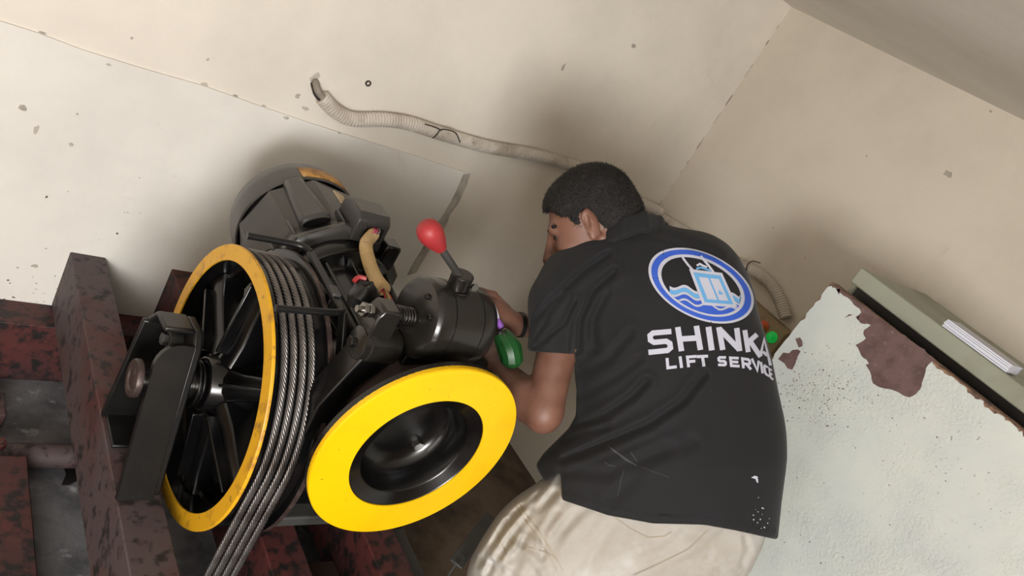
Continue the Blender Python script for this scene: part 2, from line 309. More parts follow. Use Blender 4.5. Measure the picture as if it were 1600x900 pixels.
# bed plate and feet
bp = MB().box(.715, 1.13, .985, 1.52, BZ, BZ+.026).build('bed_plate', 'greysteel', tm, .004)
MB().prism([(.99, BZ+.026), (1.16, BZ+.026), (1.16, .72), (1.10, .76)], 0, .752, .766).build('gusset', 'greysteel', tm, .002)
MB().prism([(.99, BZ+.026), (1.16, BZ+.026), (1.16, .72), (1.10, .76)], 0, .99, 1.004).build('gusset', 'greysteel', tm, .002)
for x, y in ((.735, 1.02), (1.09, 1.02), (.735, 1.47), (1.09, 1.47)):
    MB().hexa((x, y, BZ+.026), (x, y, BZ+.042), .014).cyl((x, y, BZ+.042), (x, y, BZ+.055), .008, 12).build('foundation_bolt', 'darksteel', tm)
# gear housing
g = MB().lathe([(0, 0), (.06, 0), (.065, .02), (.17, .03), (.195, .045), (.195, .055), (.21, .055), (.21, .085), (.195, .085), (.195, .17), (.17, .19), (.065, .205), (.06, .23), (0, .23)], (.728, SY, SZ), 0, 64)
g.box(.765, .93, 1.02, 1.33, BZ+.026, .70)
gh = g.build('gear_housing', 'black', tm, .003)
for i in range(14):
    a = 2*math.pi*(i+.5)/14; y, z = SY+.2025*math.cos(a), SZ+.2025*math.sin(a)
    MB().hexa((.778, y, z), (.783, y, z), .009).build('flange_bolt', 'darksteel', gh)
for i in range(8):
    a = 2*math.pi*i/8+.2; d = Vector((0, math.cos(a), math.sin(a))); p = Vector((.752, SY, SZ))
    MB().bar(p+d*.06, p+d*.18, .01, .022, (1, 0, 0)).build('rib', 'black', gh, .002)
wt = MB().lathe([(0, 1.0), (.052, 1.0), (.058, 1.01), (.058, 1.04), (.085, 1.05), (.092, 1.07), (.092, 1.27), (.10, 1.275), (.125, 1.285), (.13, 1.30), (.13, 1.325), (0, 1.325)], (WX, 0, WZ), 1, 48)
wt.box(.775, .925, 1.06, 1.27, SZ+.1, WZ)
wh = wt.build('worm_housing', 'black', tm, .003)
for i in range(6):
    a = math.pi*(.15+i*.14); d = Vector((math.cos(a), 0, math.sin(a))); p = Vector((WX, 1.17, WZ))
    MB().bar(p+d*.09+Vector((0, -.1, 0)), p+d*.105+Vector((0, .1, 0)), .008, .03, d).build('rib', 'black', wh, .002)
# ---- motor
mo = MB().lathe([(0, 1.325), (.158, 1.325), (.162, 1.332), (.162, 1.348), (.150, 1.358), (.140, 1.37), (.149, 1.392), (.151, 1.549), (0, 1.549)], (WX, 0, WZ), 1, 9, a0=math.radians(62), a1=math.radians(422)).build('motor', 'motor', tm, .008, ang=30)
MB().lathe([(.1465, 1.5505), (.1500, 1.554), (.1500, 1.60), (.143, 1.635), (.126, 1.655), (.09, 1.668), (0, 1.672)], (WX, 0, WZ), 1, 64).lathe([(.134, 1.53), (.134, 1.57)], (WX, 0, WZ), 1, 40).build('fan_cover', 'motor', mo, 0)
def on_motor(ang, y, r): a = math.radians(ang); return Vector((WX+r*math.cos(a), y, WZ+r*math.sin(a)))
def motor_block(name, ang, y0, y1, r0, r1, w0, w1, mt='motor', bev=.006):
    a = math.radians(ang); n = Vector((math.cos(a), 0, math.sin(a))); t = Vector((-math.sin(a), 0, math.cos(a))); C0 = Vector((WX, 0, WZ)); v = []
    for y, w, rr in ((y0, w0, r1), (y1, w1, r1)):
        for r_, s_ in ((r0, -1), (rr, -.72), (rr, .72), (r0, 1)): v.append(C0+Vector((0, y, 0))+n*r_+t*s_*w/2)
    return MB().add(v, [(0, 1, 2, 3), (7, 6, 5, 4), (0, 4, 5, 1), (1, 5, 6, 2), (2, 6, 7, 3), (3, 7, 4, 0)]).build(name, mt, mo, bev)
motor_block('duct_ridge', 120, 1.378, 1.55, .11, .159, .086, .06, bev=.010)
a = math.radians(120); n_ = Vector((math.cos(a), 0, math.sin(a))); t_ = Vector((-math.sin(a), 0, math.cos(a))); v = []
p = Vector((WX, 1.3772, WZ))+n_*.146
for i in range(20): v.append(p+t_*.031*math.cos(2*math.pi*i/20)+n_*.0105*math.sin(2*math.pi*i/20))
flat(v, (0, -1, 0), .004).build('duct_mouth', 'black', mo)
for A in (100, 84, 140, 160): motor_block('web', A, 1.348, 1.402, .12, .160, .008, .008, bev=.002)
def motor_plate(name, a0, a1, y0, y1, r, mt):
    v = []; f = []; n = 6
    for i in range(n+1):
        for y in (y0, y1):
            q = on_motor(a0+(a1-a0)*i/n, y, r); v.append(q)
    f = [(2*i, 2*i+1, 2*i+3, 2*i+2) for i in range(n)]
    o = MB().add(v, f).build(name, mt, mo); s = o.modifiers.new('thick', 'SOLIDIFY'); s.thickness = .0015; return o
motor_plate('nameplate', 64, 110, 1.558, 1.600, .1516, 'plate')
for o_ in [motor_block('paper_label', 76, 1.468, 1.525, .12, .1432, .052, .052, 'sticker', 0)]: pass
tb = MB().prism([(1.318, 1.075), (1.405, 1.075), (1.412, 1.09), (1.412, 1.125), (1.395, 1.142), (1.335, 1.142), (1.318, 1.128)], 0, .832, .912).build('terminal_box', 'motor', mo, .004)
MB().box(.852, .9, 1.3145, 1.3185, 1.086, 1.118).build('cable_opening', 'black2', mo, .003)
MB().box(.915, .955, 1.30, 1.345, 1.03, 1.09).build('side_lug', 'black', mo, .006)
# ---- brake drum, flywheel
MB().lathe([(0, .90), (.05, .90), (.112, .905), (.115, .91), (.115, .985), (.112, .99), (0, .99)], (WX, 0, WZ), 1, 56).build('brake_drum', 'brownsteel', tm)
FC = (.843, 0, .944); FYY = .817
fw = MB().lathe([(.1975, FYY+.002), (.1975, FYY+.022), (.15, FYY+.03), (.12, FYY+.085), (.02, FYY+.09), (0, FYY+.09)], FC, 1, 96).lathe([(.128, FYY+.002), (.1265, FYY+.004), (.105, FYY+.010), (.102, FYY+.014), (.100, FYY+.05), (.094, FYY+.066), (.082, FYY+.076), (.06, FYY+.079), (0, FYY+.079)], FC, 1, 96).build('flywheel', 'black', tm)
MB().lathe([(.128, FYY+.004), (.1285, FYY), (.1965, FYY), (.198, FYY+.002), (.198, FYY+.006), (.1975, FYY+.012)], FC, 1, 112).build('yellow_face', 'yellow', fw)
MB().hexa((.80, FYY+.066, .99), (.80, FYY+.085, .99), .010).build('hub_bolt', 'steel', fw)
MB().hexa((.90, FYY+.066, .90), (.90, FYY+.085, .90), .010).build('hub_bolt', 'steel', fw)
MB().cyl((WX, .899, WZ), (WX, 1.02, WZ), .022, 24).build('worm_shaft', 'steel', tm)
# ---- sheave
X0 = .600
sh = MB().lathe([(.243, X0+.003), (.243, X0+.05), (.235, X0+.054), (.235, X0+.1), (.28, X0+.1), (.286, X0+.102), (.286, X0+.110), (.272, X0+.112)] +
                [q for i in range(3, -1, -1) for q in ((.268, X0+.0265+i*.0175+.0088), (.2615, X0+.0265+i*.0175+.004), (.2605, X0+.0265+i*.0175), (.2615, X0+.0265+i*.0175-.004))] +
                [(.268, X0+.0165), (.2745, X0+.013), (.2755, X0+.010), (.2755, X0+.002)], (0, SY, SZ), 0, 112).build('sheave', 'black', tm)
MB().lathe([(.243, X0+.010), (.2435, X0), (.2745, X0), (.2757, X0+.002), (.2757, X0+.006)], (0, SY, SZ), 0, 112).build('yellow_rim', 'yellow2', sh)
MB().lathe([(.2863, X0+.1005), (.2868, X0+.103), (.2868, X0+.110), (.280, X0+.1125)], (0, SY, SZ), 0, 112).build('worn_flange_edge', 'rust_rim', sh)
MB().lathe([(.034, X0-.012), (.050, X0-.011), (.053, X0-.006), (.058, X0+.03), (.072, X0+.06), (.075, X0+.10), (.034, X0+.10)], (0, SY, SZ), 0, 48).build('hub', 'black', sh, .002)
for i in range(6):
    a = math.radians(22+60*i); d = Vector((0, math.cos(a), math.sin(a))); t = Vector((0, -math.sin(a), math.cos(a))); C0 = Vector((X0, SY, SZ))
    v = []
    for r_, w, xa, xb in ((.055, .034, .010, .085), (.10, .028, .022, .085), (.2, .026, .030, .085), (.238, .044, .030, .085)):
        for s_, xx in ((-1, xb), (-1, xa+.01), (-.45, xa), (.45, xa), (1, xa+.01), (1, xb)): v.append(C0+d*r_+t*s_*w*.9+Vector((xx, 0, 0)))
    f = [(k_*6+q, k_*6+q+1, k_*6+q+7, k_*6+q+6) for k_ in range(3) for q in range(5)]
    so = MB().add(v, f).build('spoke', 'black', sh, .003)
    MB().bar(C0+d*.07+Vector((.006, 0, 0)), C0+d*.22+Vector((.024, 0, 0)), .007, .022, (1, 0, 0)).build('spoke_rib', 'black', sh, .002)
# shaft, bearing rings, retaining disc
MB().cyl((.470, SY, SZ), (.56, SY, SZ), .0235, 32).cyl((.56, SY, SZ), (.74, SY, SZ), .031, 32).build('sheave_shaft', 'darksteel', tm, .002)
for x, r_ in ((.569, .047), (.579, .042)): MB().lathe([(.032, x), (r_, x), (r_+.002, x+.003), (r_, x+.007), (.032, x+.007)], (0, SY, SZ), 0, 40, closed=True).build('bearing_ring', 'black', tm, .001)
MB().lathe([(.0, .466), (.022, .466), (.024, .463), (.034, .463), (.036, .467), (.036, .474), (0, .474)], (0, SY, SZ), 0, 40).build('end_cap', 'rust_rim', tm)
# ---- outboard bearing bracket standing on the beam
br = MB().prism([(1.075, BZ), (1.135, BZ), (1.15, .66), (1.20, .66), (1.225, BZ), (1.30, BZ), (1.30, .62), (1.285, .83), (1.25, .875), (1.19, .885), (1.165, .86)], 0, .545, .562).build('bearing_bracket', 'black2', tm, .004)
def strip_yz(name, P, t, x0, x1, mt, bev=.004, round_top=0):        # plate following a yz polyline
    m = MB(); n = len(P); Q = []
    for i, p in enumerate(P):
        d = Vector(P[min(i+1, n-1)])-Vector(P[max(i-1, 0)]); d.normalize(); Q.append((p[0]-d[1]*t, p[1]+d[0]*t))
    return m.prism(list(P)+Q[::-1], 0, x0, x1).build(name, mt, br, bev)
# front strut with a rounded upper left corner
fl_n = []
p0, p1 = Vector((1.064, BZ)), Vector((1.163, .868)); L_ = (p1-p0).length; ud = (p1-p0)/L_
out = [(.482, 0), (.482, L_-.05)]+[(.482+.042*(1-math.cos(q)), L_-.05+.05*math.sin(q)) for q in np.linspace(.2, math.pi/2, 7)]+[(.546, L_), (.546, 0)]
P3 = [(x, p0[0]+ud[0]*s_, p0[1]+ud[1]*s_) for x, s_ in out]
flat(P3, (0, ud[1], -ud[0]), .014).build('front_strut', 'black2', br, .003)
strip_yz('back_flange', [(1.30, BZ), (1.30, .62), (1.286, .835)], .012, .482, .548, 'black2')
strip_yz('top_flange', [(1.286, .835), (1.25, .878), (1.188, .888)], .012, .490, .545, 'black2')
MB().box(.49, .562, 1.20, 1.31, BZ, BZ+.008).build('foot_plate', 'black2', br, .003)
q = onp(262, 530, 0, .52); MB().hexa((.508, q[1], q[2]), (.520, q[1], q[2]), .0125).cyl((.520, q[1], q[2]), (.55, q[1], q[2]), .0155, 20).build('clamp_bolt', 'greysteel', br, .001)
# ---- rope guard
gz, gy0, gy1 = 1.063, 1.268, 1.051
rg_ = MB().tube(smooth_path([(.600, gy0+.005, gz-.003), (.66, gy0+.003, gz), (.705, gy0-.003, gz+.003), (.722, gy0-.022, gz+.004)], .004), .0072, 12).build('rope_guard', 'black2', tm)
MB().bar((.722, gy0-.018, gz+.003), (.722, gy1+.006, gz), .016, .010, (0, 0, 1)).build('guard_bar', 'black2', rg_, .002)
MB().tube(smooth_path([(.595, gy1, gz-.01), (.66, gy1, gz-.005), (.715, gy1+.002, gz), (.722, gy1+.015, gz+.001)], .004), .0068, 12).build('guard_rod', 'black2', rg_)
MB().bar((.724, gy1+.004, gz), (.738, .985, .955), .008, .026, (0, 1, 0)).build('guard_bracket', 'black2', rg_, .002)
MB().box(.722, .742, 1.11, 1.13, gz-.1, gz).build('guard_stay', 'black2', rg_, .002)
MB().box(.715, .732, 1.095, 1.125, gz-.004, gz+.012).build('guard_clip', 'greysteel', rg_, .002)
# ---- brake: arms, springs, magnet, release lever
BY = .95
def brake_arm(sx):
    X = lambda x: WX+sx*(x-WX)
    m = MB(); pr = [(.672, .62), (.712, .62), (.730, .80), (.722, .93), (.735, 1.00), (.772, 1.055), (.772, 1.085), (.742, 1.10), (.715, 1.085), (.700, 1.03), (.676, .95), (.680, .80)]
    m.prism([(X(x), z) for x, z in pr], 1, BY-.028, BY+.028); return m.build('brake_arm', 'black', tm, .004)
al = brake_arm(1); ar = brake_arm(-1)
MB().lathe([(0, .695), (.012, .695), (.022, .697), (.029, .702), (.029, .714), (.032, .716), (.032, .772), (.028, .778), (0, .778)], (0, BY-.005, 1.079), 0, 36).build('pivot_boss', 'magnet', al)
MB().hexa((.686, BY-.005, 1.079), (.697, BY-.005, 1.079), .0105).build('pivot_bolt', 'darksteel', al, .001)
MB().prism([(.704, 1.10), (.704, 1.145), (.712, 1.16), (.746, 1.16), (.752, 1.10)], 1, BY-.022, BY+.022).build('adjuster_block', 'magnet', al, .004)
MB().cyl((.672, BY, 1.143), (.80, BY, 1.143), .006, 14).build('adjuster_rod', 'steel', al)
MB().hexa((.682, BY, 1.143), (.691, BY, 1.143), .013).hexa((.693, BY, 1.143), (.702, BY, 1.143), .012).build('lock_nut', 'steel', al, .001)
Q = [(.749+.036*i/120, BY+.0145*math.cos(i*2*math.pi/20), 1.143+.0145*math.sin(i*2*math.pi/20)) for i in range(121)]
MB().tube(Q, .0026, 8).build('spring', 'darksteel', al)
MB().tube([(2*WX-q_[0], q_[1], q_[2]) for q_ in Q], .0026, 8).build('spring', 'darksteel', ar)
MC = (0, BY, 1.146); MR = .0735
mg = MB().lathe([(0, .786), (.06, .786), (.068, .788), (MR-.001, .794), (MR, .798), (MR, .822), (MR-.0015, .8225), (MR-.0015, .8245), (MR+.0008, .825), (MR+.0008, .885), (MR-.0015, .8855), (MR-.0015, .8875), (MR, .888), (MR, .910), (MR-.006, .922), (.06, .926), (0, .926)], MC, 0, 72).build('brake_magnet', 'magnet', tm)
for a in (35, 80, 200, 250): MB().cyl((.780, BY-.05*math.cos(math.radians(a)), 1.146+.05*math.sin(math.radians(a))), (.788, BY-.05*math.cos(math.radians(a)), 1.146+.05*math.sin(math.radians(a))), .006, 6).build('cap_screw', 'darksteel', mg, .001)
MB().box(.80, .93, .93, .97, 1.05, 1.085).build('magnet_foot', 'black', mg, .004)
MB().box(.82, .845, .935, .965, .99, 1.06).build('magnet_leg', 'black', mg, .003)
MB().box(.895, .92, .935, .965, .99, 1.06).build('magnet_leg', 'black', mg, .003)
lv0 = Vector((.842, BY, 1.214)); kn = Vector(onp(678, 372, 1, BY)); du = (Vector(onp(726, 425, 1, BY))-Vector(onp(712, 460, 1, BY))).normalized()
rl = MB().cyl(lv0-du*.004, lv0+du*.006, .0235, 28).cyl(lv0+du*.006, lv0+du*.034, .0205, 28).build('release_lever', 'darksteel', tm, .002)
b0 = lv0+du*.024; kd = (kn-b0).normalized(); base = kn-kd*.026
MB().cyl(b0, base, .0068, 16).build('lever_rod', 'greysteel', rl)
Lk = MB(); pr = [(.0, -.002), (.0105, -.002), (.0125, .004), (.0175, .018), (.0215, .034), (.0215, .044), (.0185, .055), (.011, .062), (0, .064)]
u_ = kd.orthogonal().normalized(); w_ = kd.cross(u_); v = []; N_ = 28
for t in range(N_):
    for r_, h in pr: v.append(base+kd*h+(u_*math.cos(2*math.pi*t/N_)+w_*math.sin(2*math.pi*t/N_))*r_)
kk = len(pr); Lk.add(v, [(t*kk+q, ((t+1) % N_)*kk+q, ((t+1) % N_)*kk+q+1, t*kk+q+1) for t in range(N_) for q in range(kk-1)]).build('lever_knob', 'knob', rl)
MB().cyl((.857, BY-.022, 1.237), (.857, BY-.017, 1.237), .007, 14).build('lever_screw', 'steel', rl)
# taped cable joint beside the brake
tj = MB(); cj = onp(566, 462, 1, 1.02); v = []
for i in range(12):
    for j in range(18):
        th = math.pi*i/11; ph = 2*math.pi*j/18; r_ = .026*(1+.12*math.sin(3*ph+2*th)+.08*math.sin(7*th+ph))
        v.append((cj[0]+r_*math.sin(th)*math.cos(ph), cj[1]+r_*math.sin(th)*math.sin(ph), cj[2]+r_*1.05*math.cos(th)))
tj.add(v, [(i*18+j, i*18+(j+1) % 18, (i+1)*18+(j+1) % 18, (i+1)*18+j) for i in range(11) for j in range(18)]).build('taped_joint', 'tape', tm)

# flexible conduit from the motor box down to the brake
fcP = [(.873, 1.308, 1.106), onp(572, 382, 1, 1.255), onp(577, 410, 1, 1.20), onp(588, 436, 1, 1.14), onp(600, 452, 1, 1.085)]
fc = thing('flexible_conduit', tuple(fcP[2]), 'beige ribbed conduit with coloured wires from motor box down to the brake', 'conduit')
corrugated(fcP, .0128, .0014, .0012, 18).build('conduit', 'flex', fc, ang=25)
e = fcP[-1]; s0 = np.array(fcP[0])
for dx, mt in ((0, 'wire_pink'), (.006, 'wire_pink'), (.012, 'cable')):
    wire([s0+[-.004+dx, .006, .004], s0+[-.016+dx, -.016, .010], s0+[-.012+dx, -.018, .018], s0+[dx, .008, .012]], .0018).build('wire', mt, fc)
for i, mt in enumerate(('wire_red', 'wire_green', 'flex', 'wire_red')):
    t = np.array([.004*i-.006, -.002*i, 0]); wire([e+t*.5, e+t+[.004, -.02, -.006], e+t+[.000, -.04, -.018], e+t+[-.006, -.052, -.035]], .0022).build('wire', mt, fc)
wire([e, e+[-.012, -.012, .006], e+[-.03, -.03, -.004], onp(580, 486, 1, 1.0)], .0018).build('wire', 'wire_red', fc)
wire([onp(553, 440, 1, 1.03), onp(560, 433, 1, 1.035), onp(572, 436, 1, 1.03)], .0045).build('wire', 'wire_red', fc)

# ================================================================ wire ropes (one mesh, four ropes)
RR = .2675; ry0, ry1 = SY-RR, SY+RR
path = [(0, ry1, z) for z in np.arange(.226, SZ, .004)]+[(0, SY+RR*math.cos(a), SZ+RR*math.sin(a)) for a in np.arange(0, math.pi, .004/RR)]+[(0, ry0, z) for z in np.arange(SZ, .226, -.004)]
path = np.array(path); T = np.gradient(path, axis=0); T /= np.linalg.norm(T, axis=1)[:, None]; Bx = np.array([1., 0, 0]); Nn = np.cross(T, Bx)
m = MB(); L = np.r_[0, np.cumsum(np.linalg.norm(np.diff(path, axis=0), axis=1))]
for kx in range(6):
    ph = 2*math.pi*L/.052+2*math.pi*kx/6; ctr = path+.0043*(np.cos(ph)[:, None]*Nn+np.sin(ph)[:, None]*Bx)
    m.tube(ctr, .00245, 6)
rope0 = m.build('wire_rope', 'rope', ang=70)
place = ['leftmost, next to the yellow sheave rim', 'second from the yellow sheave rim', 'third from the yellow sheave rim', 'rightmost, next to the brown sheave flange']
for i in range(4):
    o = rope0 if i == 0 else rope0.copy()
    if i: COL.objects.link(o)
    o.location.x = X0+.0265+.0175*i
    tag(o, 'steel wire rope over the sheave, '+place[i], 'rope', 'hoist ropes over the sheave')

# steel angle plates to the right of the machine
ab = thing('angle_bracket', (1.2, .95, .45), 'grey steel angle bracket with bolt holes beside the flywheel', 'bracket')
q0, q1 = onp(712, 882, 2, .60), onp(768, 806, 2, .60)
MB().bar(q0, q1, .034, .006).build('bar', 'greysteel', ab, .002)
for t in (.06, .2): p = q0+(q1-q0)*t; MB().cyl(p, p+np.array([0, 0, .004]), .006, 14).build('bolt_hole', 'black', ab)
MB().bar(q0+[0, 0, -.03], q1+[0, 0, -.03], .004, .06).build('lower_leg', 'greysteel', ab, .001)
MB().box(1.062, 1.13, .86, 1.40, .50, .512).build('side_plate', 'greysteel', ab, .002)
MB().box(1.118, 1.13, .90, 1.40, .222, .50).build('post_plate', 'greysteel', ab, .002)
tag(MB().box(.822, .962, .45, .985, .44, .452).build('deck_plate', 'brownsteel', bevel=.002), 'dark brown steel plate between the two beams under the flywheel', 'plate')

# ================================================================ conduit along the walls, control box
wc = thing('wall_conduit', tuple(onp(700, 205, 1, YW-.03)), 'grey ribbed conduit running along both walls behind the man', 'conduit')
yw = YW-.024; xw = XW-.024
cp = [onp(503, 152, 1, yw), onp(522, 172, 1, yw), onp(550, 186, 1, yw), onp(600, 187, 1, yw), onp(640, 193, 1, yw), onp(690, 209, 1, yw), onp(760, 229, 1, yw), onp(830, 241, 1, yw), onp(880, 254, 1, yw), onp(920, 268, 1, yw-.004), (2.20, yw-.005, 1.215), (2.315, YW-.05, 1.21), onp(1030, 338, 0, xw), onp(1090, 375, 0, xw), onp(1140, 408, 0, xw), onp(1172, 420, 0, xw), onp(1200, 440, 0, xw), onp(1217, 465, 0, xw), onp(1228, 497, 0, xw)]
corrugated(cp, .0195, .0021, .0011, 18).build('conduit', 'pvc', wc, ang=25)
wire([onp(491, 124, 1, YW+.01), onp(494, 132, 1, YW-.012), onp(499, 146, 1, yw), cp[1]], .0095, 10).build('cable', 'cable', wc)
wire([onp(488, 126, 1, YW+.01), onp(490, 136, 1, YW-.01), onp(497, 152, 1, yw), cp[1]], .0065, 8).build('cable', 'tie', wc)
def tie(i_px, ax, pl):
    ps = [onp(*q, ax, pl-.022) for q in i_px]; wire(ps, .0018).build('tie_wire', 'tie', wc)
tie([(676, 216), (683, 210), (688, 203), (700, 203), (712, 208), (719, 222)], 1, YW-.023); tie([(664, 194), (680, 199), (690, 204)], 1, YW-.02)
tie([(1155, 402), (1158, 412), (1165, 421)], 0, XW-.023); tie([(1166, 424), (1168, 414), (1176, 408), (1188, 411)], 0, XW-.023)
cb = thing('control_box', (XW, 1.25, 1.0), 'beige wall box with orange and green lamps behind the man', 'control box')
zt = 1.19; y0b, y1b = 1.135, 1.42
MB().box(XW-.05, XW-.001, y0b, y1b, .93, zt).build('box_body', 'boxpaint', cb, .003)
MB().box(XW-.064, XW-.052, y0b-.003, y1b+.003, .927, zt-.004).build('box_cover', 'boxpaint', cb, .003)
for q, mt, nm in (((1206, 527), 'green_lamp', 'green_lamp'), ((1193, 510), 'orange', 'orange_lamp')):
    c = onp(*q, 0, XW-.066); MB().lathe([(.0, -.018), (.010, -.017), (.0145, -.012), (.016, -.004), (.019, -.002), (.019, .003), (0, .003)], (XW-.066, c[1], c[2]), 0, 28).build(nm, mt, cb)

# ================================================================ cabinet, peeling board, papers
ca = thing('metal_cabinet', (2.15, .3, 0), 'grey-green metal cabinet against the right wall behind the peeling board', 'cabinet')
MB().box(1.952, XW-.002, -.55, .905, .002, 1.525).build('cabinet_body', 'cabinet', ca, .004)
MB().box(1.942, 1.9515, -.54, .885, .05, 1.484).build('gap_shade', 'black2', ca, .001)  # black sheet painted in for the shade in the gap below the rail
MB().box(1.936, 1.956, -.552, .907, 1.483, 1.528).build('top_rail', 'cabinet', ca, .003)
XS = 1.85; yL, zT = .903, 1.468
bd = thing('peeling_board', (XS, .2, 0), 'thick board with flaking white paint and a large bare brown patch', 'board')
MB().box(XS, XS+.034, -.6, yL, .001, zT).build('board_core', 'edge', bd, .002)
rg = random.Random(4); edge = [(XS-.0003, -.6, .001)]
edge += [(XS-.0003, yL-.001-rg.random()**4*.006, z) for z in np.arange(.001, zT-.01, .012)]
edge += [(XS-.0003, y+rg.uniform(-.002, .002), zT-.0015-abs(.006*math.sin(y*23)*math.sin(y*71+1))-rg.random()**5*.006) for y in np.arange(yL-.006, -.6, -.005)]+[(XS-.0003, -.6, zT-.002)]
pn = flat(edge, (-1, 0, 0), .0016).build('paint_layer', 'flake', bd, ang=30)
big = [(1303, 446), (1309, 456), (1318, 462), (1327, 467), (1334, 476), (1343, 482), (1346, 488), (1339, 498), (1345, 505), (1356, 506), (1361, 508), (1350, 516), (1349, 522), (1353, 529), (1343, 536), (1337, 539), (1343, 549), (1346, 556), (1354, 562), (1358, 568), (1353, 570), (1360, 582), (1364, 599), (1372, 604), (1390, 608), (1404, 613), (1414, 619), (1421, 621), (1431, 616), (1438, 608), (1443, 592), (1447, 575), (1455, 566), (1463, 563), (1440, 543.5), (1400, 515), (1350, 479), (1303, 445)]
def jag(P, a, s):
    rr = random.Random(s); O = []
    for i in range(len(P)):
        p, q = P[i], P[(i+1) % len(P)]; n = max(1, int(math.hypot(q[0]-p[0], q[1]-p[1])/5))
        for t in range(n): O.append((p[0]+(q[0]-p[0])*t/n+rr.uniform(-a, a)*(t > 0), p[1]+(q[1]-p[1])*t/n+rr.uniform(-a, a)*(t > 0)))
    return O
small = [[(1216, 561), (1224, 551), (1233, 552), (1238, 547), (1247, 546), (1251, 549), (1246, 558), (1243, 568), (1238, 578), (1230, 575), (1226, 568)], [(1243, 530), (1250, 527), (1254, 533), (1254, 541), (1248, 543)], [(1205, 608), (1213, 602), (1216, 611), (1210, 614)], [(1337, 495), (1343, 492), (1341, 500)], [(1307, 452), (1313, 451), (1311, 461)], [(1333, 492), (1326, 494), (1319, 497), (1327, 491)]]
for i, P in enumerate([big]+small):
    P = [(x, y) for x, y in (jag(P, 1.2, i) if i == 0 else P)]
    flat([np.array(onp(x, y, 0, XS-.0016)) for x, y in P], (-1, 0, 0), .0006).build('bare_patch', 'bare', bd, ang=30)
rg = random.Random(11)
for i in range(230):
    u = rg.random(); qx, qy = (rg.gauss(1285, 48), rg.gauss(608, 30)) if i < 200 else (rg.uniform(1225, 1480), rg.uniform(640, 890))
    if qx < 1212 or (qx-1300)*.717+440 > qy-6 and qx > 1300: continue
    c = onp(qx, qy, 0, XS-.0016); r_ = rg.uniform(.0006, .0022); a0 = rg.uniform(0, 6)
    flat([(c[0], c[1]+r_*rg.uniform(.5, 1.3)*math.cos(a0+2*math.pi*t/6), c[2]+r_*rg.uniform(.4, 1.2)*math.sin(a0+2*math.pi*t/6)) for t in range(6)], (-1, 0, 0), .0005).build('paint_chip', 'bare', bd)
pp = thing('paper_pad', (2.05, .6, 1.529), 'white and blue pad of papers lying on the grey cabinet top', 'papers')
c0 = onp(1473, 507, 2, 1.532); c1 = onp(1573, 580, 2, 1.532); dv = (c1-c0); dv[2] = 0; nv = np.array([-dv[1], dv[0], 0]); nv /= np.linalg.norm(nv); nv = nv if nv[0] > 0 else -nv
for i in range(5):
    z = 1.529+.004*i; s_ = .004*math.sin(i*2.1); a_ = c0+nv*(.0+s_); b_ = c1+nv*s_; w_ = .085
    flat([(a_[0], a_[1], z), (b_[0], b_[1], z), (b_[0]+nv[0]*w_, b_[1]+nv[1]*w_, z), (a_[0]+nv[0]*w_, a_[1]+nv[1]*w_, z)], (0, 0, 1), .0034).build('sheet', 'paper', pp)
